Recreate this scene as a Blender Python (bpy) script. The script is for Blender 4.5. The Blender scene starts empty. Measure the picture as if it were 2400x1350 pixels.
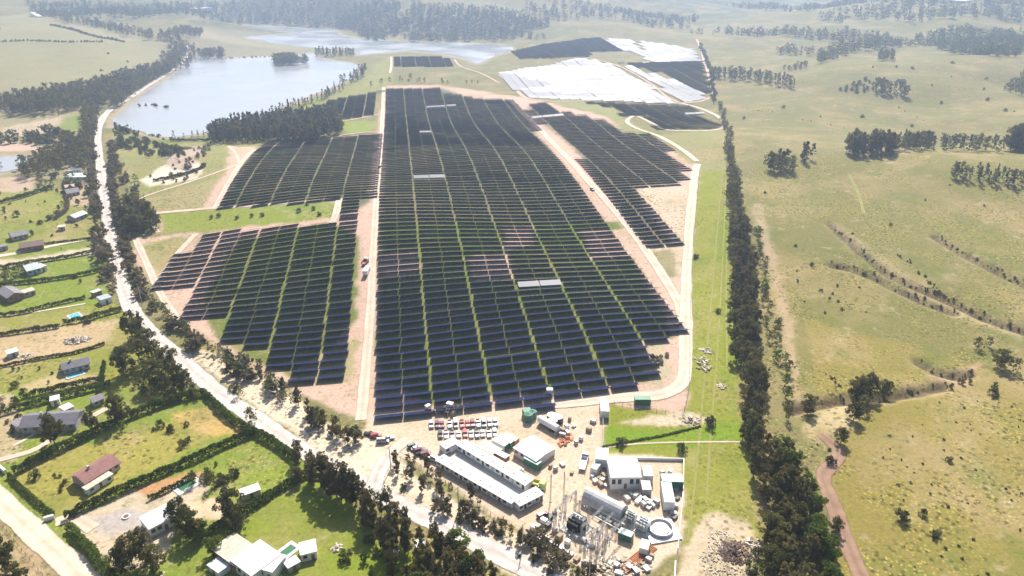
import bpy, math, random
import numpy as np
from mathutils import Matrix, Vector

# ------------------------------------------------------------------ camera, sky, sun, exposure
SC = bpy.context.scene
COL = SC.collection
CAM_H, F, PITCH = 165.0, 1700.0, math.radians(24.8)
CX, CY = 1200.0, 675.0
cam = bpy.data.cameras.new('camera'); cam.lens = 36*F/2400; cam.sensor_width = 36
cam.clip_start = 1.0; cam.clip_end = 40000
camo = bpy.data.objects.new('camera', cam); COL.objects.link(camo)
camo.location = (0, 0, CAM_H); camo.rotation_euler = (math.pi/2-PITCH, 0, 0)
SC.camera = camo
SUN_EL, SUN_AZ = math.radians(47), math.radians(9)      # azimuth measured from +Y towards +X
W = bpy.data.worlds.new('World'); SC.world = W; W.use_nodes = True
nt = W.node_tree
sky = nt.nodes.new('ShaderNodeTexSky'); sky.sky_type = 'NISHITA'; sky.sun_disc = False
sky.sun_elevation = SUN_EL; sky.sun_rotation = SUN_AZ; sky.dust_density = 2.5; sky.air_density = 1.0
bg = nt.nodes['Background']; bg.inputs['Strength'].default_value = 0.06
nt.links.new(sky.outputs[0], bg.inputs[0])
sl = bpy.data.lights.new('sun', 'SUN'); sl.energy = 4.9; sl.angle = math.radians(0.6); sl.color = (1, .93, .82)
so = bpy.data.objects.new('sun', sl); COL.objects.link(so)
sd = Vector((math.cos(SUN_EL)*math.sin(SUN_AZ), math.cos(SUN_EL)*math.cos(SUN_AZ), math.sin(SUN_EL)))
so.rotation_euler = sd.to_track_quat('Z', 'Y').to_euler(); so.location = (0, 0, 400)
SC.view_settings.view_transform = 'Standard'; SC.view_settings.look = 'None'
SC.view_settings.exposure = 0.93; SC.view_settings.gamma = 1
try:
    SC.cycles.max_bounces = 5; SC.cycles.diffuse_bounces = 2; SC.cycles.glossy_bounces = 2
    SC.cycles.transparent_max_bounces = 8; SC.cycles.volume_bounces = 1; SC.cycles.caustics_reflective = False
    SC.cycles.use_denoising = True; SC.cycles.sample_clamp_indirect = 4
except Exception: pass

# ------------------------------------------------------------------ numeric helpers
RNG = np.random.RandomState(7)
_L = RNG.rand(512, 512)
def vnoise(x, y):
    xi = np.floor(x).astype(int); yi = np.floor(y).astype(int)
    fx = x-xi; fy = y-yi; fx = fx*fx*(3-2*fx); fy = fy*fy*(3-2*fy)
    a = _L[xi & 511, yi & 511]; b = _L[(xi+1) & 511, yi & 511]
    c = _L[xi & 511, (yi+1) & 511]; d = _L[(xi+1) & 511, (yi+1) & 511]
    return (a*(1-fx)+b*fx)*(1-fy)+(c*(1-fx)+d*fx)*fy
def fbm(x, y, o=4):
    s = 0; a = .5; t = 0
    for i in range(o):
        s = s+a*vnoise(x+i*17.3, y+i*9.1); t += a; a *= .5; x = x*2.03; y = y*2.03
    return s/t
def sstep(a, b, x):
    t = np.clip((x-a)/(b-a), 0, 1); return t*t*(3-2*t)
SP, CP = math.sin(PITCH), math.cos(PITCH)
def ray(px, py):
    a = (np.asarray(px, float)-CX)/F; b = -(np.asarray(py, float)-CY)/F
    return a, CP+b*SP, -SP+b*CP
def flat(px, py, z=0.0):
    dx, dy, dz = ray(px, py); t = (z-CAM_H)/dz
    return dx*t, dy*t
def proj(x, y, z):
    zc = y*CP-(z-CAM_H)*SP; up = y*SP+(z-CAM_H)*CP
    zc = np.where(zc > 1, zc, 1)
    return CX+F*x/zc, CY-F*up/zc, zc
def inpoly(px, py, poly):
    P = np.asarray(poly, float); r = np.zeros(px.shape, bool)
    bb = (px >= P[:, 0].min()) & (px <= P[:, 0].max()) & (py >= P[:, 1].min()) & (py <= P[:, 1].max())
    if not bb.any(): return r
    x = px[bb]; y = py[bb]; ins = np.zeros(x.shape, bool)
    for i in range(len(P)):
        x1, y1 = P[i]; x2, y2 = P[i-1]
        if y1 == y2: continue
        c = ((y1 > y) != (y2 > y)) & (x < (x2-x1)*(y-y1)/(y2-y1)+x1)
        ins ^= c
    r[bb] = ins; return r
def dseg(x, y, pts):
    d = np.full(x.shape, 1e9)
    for (x1, y1), (x2, y2) in zip(pts[:-1], pts[1:]):
        vx, vy = x2-x1, y2-y1; L = vx*vx+vy*vy+1e-9
        t = np.clip(((x-x1)*vx+(y-y1)*vy)/L, 0, 1)
        d = np.minimum(d, np.hypot(x-x1-t*vx, y-y1-t*vy))
    return d

# ------------------------------------------------------------------ terrain
LAKE = [(262,282),(300,250),(345,214),(400,180),(432,150),(442,136),(470,130),(520,137),(600,133),(650,132),(700,128),(735,124),(745,136),(800,145),(835,152),
        (838,168),(812,188),(780,205),(720,228),(660,252),(625,270),(600,284),(545,300),(480,312),(400,322),(355,318),(315,304),(280,298)]
RIVER = [(565,58),(620,60),(700,66),(780,70),(800,84),(900,94),(1000,98),(1100,101),(1190,108),(1200,118),(1160,130),(1120,150),(1095,138),(1030,126),(960,120),(880,126),(835,130),(830,116),(740,112),(660,104),(600,94),(575,88),(640,82),(700,76),(640,72),(575,66)]
POND = [(-80,362),(10,368),(45,366),(78,372),(60,388),(30,400),(-10,404),(-80,408)]
LAKES_W = []
for P_ in (LAKE, RIVER, POND):
    a_ = np.array(P_, float); x_, y_ = flat(a_[:, 0], a_[:, 1]); LAKES_W.append(np.stack([x_, y_], 1))
HILLS = [(40,520,300,150,17),(-260,2250,330,330,95),(150,2500,330,380,60),(-1100,1500,300,260,26),(720,1120,210,170,24),(470,900,150,120,10),
         (1150,1750,420,300,50),(300,2900,700,380,90),(-1500,2900,700,500,90),(1900,3100,700,420,110),(330,330,90,100,7),(520,560,150,100,12),
         (-700,3300,900,350,120),(900,3600,900,350,120),(-2500,2400,900,700,60),(2600,2000,700,600,70)]
GULLY = [[(1947,524),(1985,560),(2030,600),(2080,640),(2130,665),(2190,690),(2240,712),(2310,745),(2400,775),(2500,810)], [(1950,620),(2000,630),(2050,650),(2110,680),(2180,712),(2235,732)],
         [(2195,555),(2250,590),(2330,630),(2420,675)], [(2155,848),(2190,868),(2230,880),(2270,878)], [(1860,960),(1900,950),(1960,938),(2030,935),(2100,925),(2210,905)]]
GW = []
def gully(x, y):
    d = np.full(x.shape, 1e9); bb = np.zeros(x.shape, bool) if not GW else (x > 80) & (y > 150) & (y < 750)
    if bb.any():
        xx, yy = x[bb], y[bb]; dd = np.full(xx.shape, 1e9)
        for g in GW: dd = np.minimum(dd, dseg(xx, yy, g))
        d[bb] = dd
    return d
def T(x, y):
    x = np.asarray(x, float); y = np.asarray(y, float)
    z = np.zeros(np.broadcast(x, y).shape)
    for cx, cy, sx, sy, a in HILLS:
        z = z+a*np.exp(-.5*((x-cx)/sx)**2-.5*((y-cy)/sy)**2)
    R = sstep(120, 330, y)
    z = z+R*2.6*(np.sin(x/41+1.3+y/160)*np.sin(y/57+.4)+.8*np.sin(x/73-2+y/91))
    z = z+sstep(150, 330, x-.15*y)*(fbm(x/170+5, y/170+3, 3)-.5)*32
    xg = np.broadcast_to(x, z.shape); yg = np.broadcast_to(y, z.shape); z = z-2.6*np.exp(-(gully(xg+0., yg+0.)/2.9)**2)
    z = z+sstep(700, 2200, y)*(fbm(x/420+2, y/420+8, 4)-.45)*70*sstep(1300, 2200, y+np.abs(x)*.6)
    z = z+sstep(3600, 7000, np.hypot(x, y))*(fbm(x/1500, y/1500, 3))*260
    d = np.full(z.shape, 1e9)
    for P_ in LAKES_W:
        Q = np.vstack([P_, P_[:1]])
        bb = (x > Q[:, 0].min()-200) & (x < Q[:, 0].max()+200) & (y > Q[:, 1].min()-200) & (y < Q[:, 1].max()+200)
        if not np.any(bb): continue
        xx = np.broadcast_to(x, z.shape)[bb]; yy = np.broadcast_to(y, z.shape)[bb]
        dd = dseg(xx, yy, [tuple(q) for q in Q]); dd = np.where(inpoly(xx, yy, P_), 0, dd)
        d[bb] = np.minimum(d[bb], dd)
    return z*sstep(4, 170, d)
def at(px, py):
    """pixel of the photograph -> point on the terrain"""
    px = np.atleast_1d(np.asarray(px, float)); py = np.atleast_1d(np.asarray(py, float))
    dx, dy, dz = ray(px, py)
    s = np.geomspace(150, 9000, 240)
    X = dx[:, None]*s; Y = dy[:, None]*s; Z = CAM_H+dz[:, None]*s
    below = Z < T(X, Y); k = np.where(below.any(1), below.argmax(1), 239); k = np.maximum(k, 1)
    lo = s[k-1]; hi = s[k]
    for _ in range(16):
        m = .5*(lo+hi); b = (CAM_H+dz*m) < T(dx*m, dy*m)
        hi = np.where(b, m, hi); lo = np.where(b, lo, m)
    x = dx*hi; y = dy*hi
    return x, y, T(x, y)
def at1(px, py):
    x, y, z = at(px, py); return float(x[0]), float(y[0]), float(z[0])

_g = []
for g_ in GULLY:
    a_ = np.array(g_, float); x_, y_, z_ = at(a_[:, 0], a_[:, 1]); _g.append(list(zip(x_, y_)))
GW += _g

# ------------------------------------------------------------------ materials
def mat(name, col, rough=.8, metal=0.0, var=.15, scale=.6, bump=0.0, spec=.3, col2=None):
    m = bpy.data.materials.new(name); m.use_nodes = True; n = m.node_tree
    b = n.nodes['Principled BSDF']; b.inputs['Roughness'].default_value = rough; b.inputs['Metallic'].default_value = metal
    b.inputs['Specular IOR Level'].default_value = spec
    tc = n.nodes.new('ShaderNodeTexCoord'); no = n.nodes.new('ShaderNodeTexNoise'); no.inputs['Scale'].default_value = scale; no.inputs['Detail'].default_value = 5
    n.links.new(tc.outputs['Object'], no.inputs['Vector'])
    r = n.nodes.new('ShaderNodeValToRGB'); c2 = col2 or tuple(c*(1-var*1.6) for c in col)
    r.color_ramp.elements[0].position = .3; r.color_ramp.elements[0].color = (*c2, 1)
    r.color_ramp.elements[1].position = .65; r.color_ramp.elements[1].color = (*col, 1)
    n.links.new(no.outputs['Fac'], r.inputs[0]); n.links.new(r.outputs[0], b.inputs['Base Color'])
    if bump:
        bp = n.nodes.new('ShaderNodeBump'); bp.inputs['Strength'].default_value = bump; bp.inputs['Distance'].default_value = .1
        n.links.new(no.outputs['Fac'], bp.inputs['Height']); n.links.new(bp.outputs[0], b.inputs['Normal'])
    return m
def tag(o, label=None, cat=None, group=None, kind=None):
    if label: o['label'] = label
    if cat: o['category'] = cat
    if group: o['group'] = group
    if kind: o['kind'] = kind
    return o
def mesh_np(name, V, faces, mt=None, parent=None, smooth=False, attr=None, link=True):
    """faces: int array n x k"""
    V = np.asarray(V, np.float32); Fa = np.asarray(faces, np.int32)
    me = bpy.data.meshes.new(name); me.vertices.add(len(V)); me.vertices.foreach_set('co', V.ravel())
    n, k = Fa.shape
    me.loops.add(n*k); me.loops.foreach_set('vertex_index', Fa.ravel())
    me.polygons.add(n); me.polygons.foreach_set('loop_start', np.arange(0, n*k, k, dtype=np.int32))
    try: me.polygons.foreach_set('loop_total', np.full(n, k, np.int32))
    except Exception: pass
    me.polygons.foreach_set('use_smooth', np.full(n, smooth, bool))
    if attr is not None:
        for an, av in attr.items():
            at_ = me.color_attributes.new(an, 'FLOAT_COLOR', 'POINT'); at_.data.foreach_set('color', np.asarray(av, np.float32).ravel())
    me.update(calc_edges=True)
    if mt: me.materials.append(mt)
    if not link: return me
    o = bpy.data.objects.new(name, me); COL.objects.link(o)
    if parent: o.parent = parent
    return o

# ------------------------------------------------------------------ ground sheet
OLIVE=(.155,.150,.054); GREEN=(.155,.190,.026); BRIGHT=(.170,.215,.022); DIRT=(.56,.43,.32); PINK=(.50,.345,.27); PALE=(.66,.56,.44)
DRY=(.33,.26,.11); DARKG=(.07,.10,.02); PASTL=(.195,.175,.078); BROWN=(.30,.21,.15); RED=(.36,.19,.135); SAGE=(.17,.175,.085)
# (polygon in photo pixels, colour, mottle)   later entries lie on top
ZONES = [
 # left, behind the road
 ([(-600,100),(75,30),(440,110),(420,150),(300,190),(0,215),(-600,260)], (.25,.23,.12), .5),
 ([(440,60),(800,95),(830,120),(470,135),(440,120)], (.24,.215,.13), .6),
 ([(-600,255),(230,250),(225,420),(-600,420)], (.27,.235,.13), .9),
 ([(-80,330),(60,335),(120,350),(60,372),(-80,362)], PINK, .3),
 ([(-80,404),(40,402),(85,420),(78,445),(-80,480)], (.40,.30,.22), .4),
 ([(120,285),(205,262),(205,300),(150,312)], (.17,.22,.04), .5),
 ([(0,300),(150,270),(130,305),(70,315),(0,330)], (.42,.33,.24), .6),
 ([(-600,480),(225,440),(232,560),(-600,600)], (.20,.215,.045), .9),
 ([(150,440),(225,425),(230,480),(160,480)], (.40,.30,.2), .5),
 ([(-600,590),(228,556),(262,720),(-600,770)], (.165,.215,.03), .7),
 ([(-60,612),(60,603),(225,575),(226,595),(100,612),(-60,640)], (.50,.42,.31), .5),
 ([(-600,770),(300,715),(440,900),(-600,980)], (.21,.215,.04), .8),
 ([(-100,800),(130,762),(290,745),(240,800),(30,860),(-100,875)], (.43,.32,.19), .6),
 ([(40,905),(130,880),(240,870),(230,895),(90,930)], (.40,.32,.16), .6),
 ([(-600,930),(480,910),(720,1095),(850,1200),(850,1700),(-600,1700)], (.165,.215,.03), .7),
 ([(-200,930),(30,925),(60,1000),(30,1085),(-200,1060)], (.40,.32,.20), .9),
 ([(45,1088),(490,955),(500,940),(580,1010),(500,1030),(300,1130),(140,1210),(30,1120)], (.265,.240,.055), .9),
 ([(400,965),(500,955),(570,1010),(500,1028),(430,1000)], (.42,.29,.10), .7),
 ([(165,1215),(350,1140),(470,1100),(500,1150),(420,1200),(380,1330),(260,1330),(225,1290)], (.47,.38,.28), .6),
 ([(320,1150),(460,1100),(470,1112),(350,1170)], (.42,.23,.11), .5),
 ([(430,1185),(520,1165),(530,1215),(440,1220)], (.56,.43,.30), .5),
 ([(195,1215),(310,1190),(390,1205),(345,1240),(255,1260)], (.37,.33,.30), .3),
 ([(480,1120),(600,1065),(700,1110),(560,1180)], (.19,.235,.035), .9),
 ([(-600,1130),(0,1150),(120,1290),(200,1420),(-600,1700)], (.27,.21,.11), .9),
 ([(-200,1245),(10,1250),(110,1290),(110,1400),(-200,1400)], (.34,.25,.15), .8),
 ([(520,1210),(720,1120),(850,1200),(840,1260),(700,1400),(480,1400),(500,1260)], BRIGHT, .55),
 ([(720,1195),(840,1200),(1000,1320),(1000,1400),(700,1400)], BRIGHT, .6),
 # between lake, road and arrays
 ([(262,285),(350,320),(420,335),(600,290),(740,235),(820,190),(880,150),(920,130),(920,210),(900,214),(760,240),(700,275),(600,345),(505,487),(350,500),(300,420),(262,340)], (.215,.225,.075), .8),
 ([(320,325),(400,330),(460,345),(370,350)], GREEN, .6),
 ([(330,420),(390,385),(430,395),(470,380),(480,410),(440,425),(350,440)], PALE, .5),
 ([(390,355),(480,340),(450,400),(395,395)], (.42,.33,.29), .7),
 ([(535,342),(600,343),(555,400),(525,440),(505,487),(470,490),(530,400)], PINK, .4),
 ([(640,265),(740,235),(760,240),(718,270),(690,285),(640,290)], (.20,.25,.05), .5),
 ([(800,282),(880,284),(878,306),(805,314)], (.20,.245,.05), .5),
 # solar ground: pinkish dirt everywhere first, then greens
 ([(905,200),(1035,200),(1200,225),(1240,229),(1340,255),(1420,270),(1535,320),(1640,400),(1640,930),(1590,970),(1400,1000),(870,1000),(700,920),(420,760),(310,600),(320,560),(460,545),(370,545),(372,500),(505,487),(605,345),(885,312),(890,268)], PINK, .45),
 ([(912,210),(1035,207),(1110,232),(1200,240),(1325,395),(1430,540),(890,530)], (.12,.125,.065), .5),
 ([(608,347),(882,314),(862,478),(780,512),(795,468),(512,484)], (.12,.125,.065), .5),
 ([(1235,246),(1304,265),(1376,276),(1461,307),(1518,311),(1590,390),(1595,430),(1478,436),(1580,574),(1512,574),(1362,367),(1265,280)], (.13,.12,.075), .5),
 ([(372,502),(505,489),(793,470),(780,512),(460,545),(382,548)], (.20,.235,.035), .6),
 ([(620,480),(785,473),(778,512),(640,500)], (.19,.24,.04), .9),
 ([(330,575),(430,555),(440,560),(375,640),(350,620)], (.27,.25,.10), .9),
 ([(330,470),(500,420),(530,400),(470,490),(380,498)], (.29,.25,.12), .8),
 ([(560,560),(780,520),(845,560),(835,740),(720,900),(600,850),(500,790),(480,690)], (.120,.150,.030), .5),
 ([(700,850),(840,790),(825,893),(702,905)], (.32,.27,.14), .5),
 ([(890,520),(1450,520),(1530,700),(1590,790),(1490,800),(1530,890),(1000,950),(885,880)], (.120,.150,.030), .45),
 ([(1180,530),(1240,530),(1250,575),(1185,585)], PINK, .4),([(1360,540),(1470,540),(1500,600),(1385,610)], PINK, .4),
 ([(1095,600),(1190,595),(1205,655),(1115,662)], PINK, .4),([(895,595),(975,590),(980,640),(895,650)], PINK, .4),
 ([(1480,797),(1560,800),(1575,870),(1540,925),(1500,850)], (.40,.33,.22), .6),
 ([(1490,440),(1610,437),(1600,640),(1575,650),(1510,580),(1590,572)], (.50,.40,.30), .8),
 ([(1515,590),(1582,585),(1580,655),(1560,650)], (.26,.22,.12), .8),
 # right of the arrays: green strip and fields
 ([(1637,400),(1700,400),(1725,700),(1740,1000),(1770,1150),(1790,1290),(1760,1240),(1690,1200),(1640,1215),(1600,1292),(1590,1080),(1410,1075),(1415,943),(1600,975),(1615,900),(1612,600)], (.205,.225,.030), .6),
 ([(1680,520),(1706,520),(1730,980),(1700,980),(1690,700)], BRIGHT, .4),
 ([(1420,945),(1600,975),(1640,1010),(1600,1050),(1412,1055)], (.19,.215,.022), .6),
 ([(1412,1000),(1560,1010),(1740,985),(1750,1040),(1412,1052)], (.155,.235,.018), .5),
 ([(1240,228),(1420,236),(1460,275),(1560,330),(1700,380),(1700,400),(1640,400),(1560,335),(1460,308),(1420,272),(1330,250)], (.22,.225,.09), .6),
 ([(1500,320),(1700,300),(1705,395),(1640,385),(1560,330)], (.23,.22,.09), .7),
 ([(1430,985),(1640,965),(1670,985),(1600,1000)], (.50,.42,.30), .9),
 # construction yard
 ([(870,960),(1090,968),(1290,955),(1415,940),(1412,1060),(1600,1078),(1592,1290),(1480,1370),(1400,1360),(1250,1270),(1010,1110),(905,1060),(850,1030)], DIRT, .3),
 ([(1015,1060),(1090,1040),(1240,1150),(1205,1190)], (.50,.45,.40), .2),
 ([(1240,1225),(1320,1190),(1450,1290),(1400,1340)], (.55,.44,.34), .5),
 # debris clearing
 ([(1600,1292),(1640,1215),(1690,1200),(1760,1230),(1775,1290),(1740,1420),(1560,1420)], (.52,.42,.31), .7),
 # road verges
 ([(430,830),(480,860),(560,930),(660,1000),(760,1080),(860,1150),(1010,1240),(1400,1450),(1400,1370),(1000,1130),(910,1060),(760,985),(620,880),(470,815)], (.60,.50,.38), .7),
 # right pasture
 ([(1760,380),(2600,330),(2600,900),(2000,960),(1860,1000),(1800,650)], (.170,.158,.050), .95),
 ([(1880,740),(2400,890),(2800,840),(2800,1600),(2000,1600),(1970,1280),(1930,1000)], (.215,.180,.048), 1.0),
 ([(1870,1000),(1990,930),(2060,900),(2000,1000),(1900,1040)], (.42,.34,.19), .9),
 ([(1760,480),(1790,480),(1850,720),(1880,950),(1862,960),(1830,750)], (.36,.27,.17), .7),
 ([(1940,520),(1960,520),(2110,630),(2240,710),(2400,760),(2400,800),(2230,740),(2090,650)], (.30,.25,.12), .9),
 ([(2170,880),(2300,850),(2270,900),(2200,905)], (.40,.26,.18), .8),
]
def ground():
    rows = [-400.0, -150.0, -20.0, 40.0]; y = 70.0
    while y < 9500: rows.append(y); y *= 1.0 + (.0050 if y < 2500 else .012)
    Y = np.array(rows); S = np.linspace(-1.25, 1.25, 640)
    X = (np.abs(Y)[:, None]+110)*S[None, :]; YY = np.repeat(Y[:, None], 640, 1)
    Z = T(X, YY); ny, nx = X.shape
    px, py, zc = proj(X, YY, Z)
    jx = (fbm(X/9, YY/9, 3)-.5)*F/zc*5; jy = (fbm(X/9+40, YY/9+11, 3)-.5)*F/zc*3
    qx = (px+jx).ravel(); qy = (py+jy).ravel()
    C = np.zeros((ny*nx, 4)); n1 = fbm(X/110+3, YY/110, 4).ravel()[:, None]
    C[:, :3] = np.array(OLIVE)*(1-n1)+np.array(PASTL)*n1; C[:, 3] = .9
    far = sstep(1100, 2400, np.hypot(X, YY)).ravel()
    w = sstep(.50, .58, fbm(X/260+9, YY/200+4, 4)).ravel()*far
    C[:, :3] = C[:, :3]*(1-w[:, None])+np.array((.085,.10,.05))*w[:, None]
    for poly, c, m in ZONES:
        k = inpoly(qx, qy, poly); C[k, :3] = c; C[k, 3] = m
    gd = gully(X, YY).ravel()+(fbm(X/4, YY/4, 3).ravel()-.5)*5; k = gd < 2.3; C[k, :3] = (.095,.070,.042); C[k, 3] = .4; k = (gd > 2.3) & (gd < 4.6) & (X.ravel() > 100); C[k, :3] = C[k, :3]*.5+np.array((.34,.26,.15))*.5
    ld = np.full(X.shape, 1e9)
    for P_ in LAKES_W:
        Q = [tuple(q) for q in np.vstack([P_, P_[:1]])]; q_ = np.array(Q); bb = (X > q_[:, 0].min()-60) & (X < q_[:, 0].max()+60) & (YY > q_[:, 1].min()-60) & (YY < q_[:, 1].max()+60)
        ld[bb] = np.minimum(ld[bb], dseg(X[bb], YY[bb], Q))
    ld = ld.ravel()+(fbm(X/9, YY/9, 3).ravel()-.5)*14
    k = ld < 9; C[k, :3] = (.34,.28,.20); C[k, 3] = .6; k = (ld > 9) & (ld < 20); C[k, :3] = C[k, :3]*.4+np.array((.12,.15,.05))*.6
    # soften class edges a little
    G = C.reshape(ny, nx, 4)
    for _ in range(1):
        G[1:-1, 1:-1] = G[1:-1, 1:-1]*.4+.15*(G[:-2, 1:-1]+G[2:, 1:-1]+G[1:-1, :-2]+G[1:-1, 2:])
    V = np.stack([X.ravel(), YY.ravel(), Z.ravel()], 1)
    i = np.arange(ny-1)[:, None]*nx+np.arange(nx-1)[None, :]; i = i.ravel()
    Fc = np.stack([i, i+1, i+nx+1, i+nx], 1)
    m = bpy.data.materials.new('ground'); m.use_nodes = True; n = m.node_tree; N = n.nodes; Lk = n.links
    b = N['Principled BSDF']; b.inputs['Roughness'].default_value = .95; b.inputs['Specular IOR Level'].default_value = .1
    a = N.new('ShaderNodeVertexColor'); a.layer_name = 'cover'
    tc = N.new('ShaderNodeTexCoord')
    def noise(s, d=6, r=.6):
        q = N.new('ShaderNodeTexNoise'); q.inputs['Scale'].default_value = s; q.inputs['Detail'].default_value = d; q.inputs['Roughness'].default_value = r
        Lk.new(tc.outputs['Object'], q.inputs['Vector']); return q.outputs['Fac']
    def mr(v, a0, a1, b0, b1):
        q = N.new('ShaderNodeMapRange'); q.inputs[1].default_value = a0; q.inputs[2].default_value = a1; q.inputs[3].default_value = b0; q.inputs[4].default_value = b1
        Lk.new(v, q.inputs[0]); return q.outputs[0]
    def mth(op, x, y_):
        q = N.new('ShaderNodeMath'); q.operation = op
        for i_, v in enumerate((x, y_)):
            if isinstance(v, (int, float)): q.inputs[i_].default_value = v
            else: Lk.new(v, q.inputs[i_])
        return q.outputs[0]
    def mixc(f, c1, c2):
        q = N.new('ShaderNodeMixRGB')
        for i_, v in enumerate((f, c1, c2)):
            if isinstance(v, (int, float)): q.inputs[i_].default_value = v
            elif isinstance(v, tuple): q.inputs[i_].default_value = (*v, 1)
            else: Lk.new(v, q.inputs[i_])
        return q.outputs[0]
    A = a.outputs['Alpha']
    c = a.outputs['Color']
    f1 = mth('MULTIPLY', mr(noise(.022, 8, .62), .48, .64, 0, .75), A); c = mixc(f1, c, (.31, .235, .115))     # dry straw patches
    f2 = mth('MULTIPLY', mr(noise(.035, 7, .65), .54, .66, 0, .55), A); c = mixc(f2, c, (.105, .145, .028))   # lusher patches
    vo = N.new('ShaderNodeTexVoronoi'); vo.inputs['Scale'].default_value = .42; Lk.new(tc.outputs['Object'], vo.inputs['Vector'])
    wv = mr(noise(.03, 4, .6), .44, .58, .1, 1)
    f5 = mth('MULTIPLY', mth('MULTIPLY', mr(vo.outputs['Distance'], .22, .40, .95, 0), wv), A); c = mixc(f5, c, (.085, .070, .022))   # tussocks
    vo2 = N.new('ShaderNodeTexVoronoi'); vo2.inputs['Scale'].default_value = .7; Lk.new(tc.outputs['Object'], vo2.inputs['Vector'])
    f6 = mth('MULTIPLY', mth('MULTIPLY', mr(vo2.outputs['Distance'], .18, .36, .8, 0), wv), A); c = mixc(f6, c, (.42, .34, .09))
    f3 = mth('MULTIPLY', mr(noise(.28, 5, .7), .60, .68, 0, .8), A); c = mixc(f3, c, (.075, .075, .03))         # weeds
    f4 = mth('MULTIPLY', mr(noise(.09, 9, .72), .56, .70, 0, .75), A); c = mixc(f4, c, (.40, .32, .20))        # bare soil
    g = mr(noise(.8, 6, .75), .25, .75, .72, 1.28)
    q = N.new('ShaderNodeVectorMath'); q.operation = 'SCALE'; Lk.new(c, q.inputs[0]); Lk.new(g, q.inputs['Scale'])
    Lk.new(q.outputs[0], b.inputs['Base Color'])
    bp = N.new('ShaderNodeBump'); bp.inputs['Strength'].default_value = .6; bp.inputs['Distance'].default_value = .5
    Lk.new(noise(.5, 6, .7), bp.inputs['Height']); Lk.new(bp.outputs[0], b.inputs['Normal'])
    o = mesh_np('ground', V, Fc, m, smooth=True, attr={'cover': C}); tag(o, kind='structure')
    # coloured gamut is scene-linear already
ground()

# ------------------------------------------------------------------ draped ribbons (roads, tracks) and water
def resample(P, step):
    P = np.asarray(P, float)
    # Catmull-Rom then uniform
    Q = np.vstack([2*P[0]-P[1], P, 2*P[-1]-P[-2]]); out = []
    for i in range(1, len(Q)-2):
        t = np.linspace(0, 1, 24, endpoint=False)[:, None]
        a, b, c, d = Q[i-1], Q[i], Q[i+1], Q[i+2]
        out.append(.5*((2*b)+(-a+c)*t+(2*a-5*b+4*c-d)*t**2+(-a+3*b-3*c+d)*t**3))
    out.append(P[-1:]); R = np.vstack(out)
    s = np.r_[0, np.cumsum(np.hypot(*np.diff(R, axis=0).T))]; n = max(2, int(s[-1]/step)+1); u = np.linspace(0, s[-1], n)
    return np.stack([np.interp(u, s, R[:, 0]), np.interp(u, s, R[:, 1])], 1), u
def wpath(pix):
    a = np.array(pix, float); x, y, z = at(a[:, 0], a[:, 1]); return np.stack([x, y], 1)
def ribbon(name, pix, width, mt, lift=.10, step=3.0, label=None, cat=None, kind='structure', wob=.12, world=False):
    wob = wob*1.8
    P, u = resample(np.array(pix) if world else wpath(pix), step)
    t = np.gradient(P, axis=0); t /= np.hypot(t[:, 0], t[:, 1])[:, None]+1e-9; nrm = np.stack([-t[:, 1], t[:, 0]], 1)
    k = 9; cols = []
    w = width/2*(1+wob*(fbm(u/14, u*0+width, 3)-.5)*2); w2 = width/2*(1+wob*(fbm(u/11+30, u*0+width, 3)-.5)*2)
    for j in range(k):
        s = -1+2*j/(k-1); cols.append(P+nrm*(s*np.where(s < 0, w, w2))[:, None])
    G = np.stack(cols, 1); X = G[..., 0]; Y = G[..., 1]
    Z = T(X, Y)+lift+np.hypot(X, Y)*.00022+np.maximum(0, np.hypot(X, Y)-900)*.0006
    n = len(P); V = np.stack([X.ravel(), Y.ravel(), Z.ravel()], 1)
    i = (np.arange(n-1)[:, None]*k+np.arange(k-1)[None, :]).ravel()
    pr = np.array([0, .75, 1, .8, .45, .8, 1, .75, 0.]); eg = np.array([0, .8, 1, 1, 1, 1, 1, .8, 0.])
    at_ = np.stack([np.tile(pr, n), np.tile(eg, n), np.zeros(n*k), np.ones(n*k)], 1)
    o = mesh_np(name, V, np.stack([i, i+k, i+k+1, i+1], 1), mt, smooth=True, attr={'rut': at_})
    tag(o, label, cat, kind=kind); return o
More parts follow.
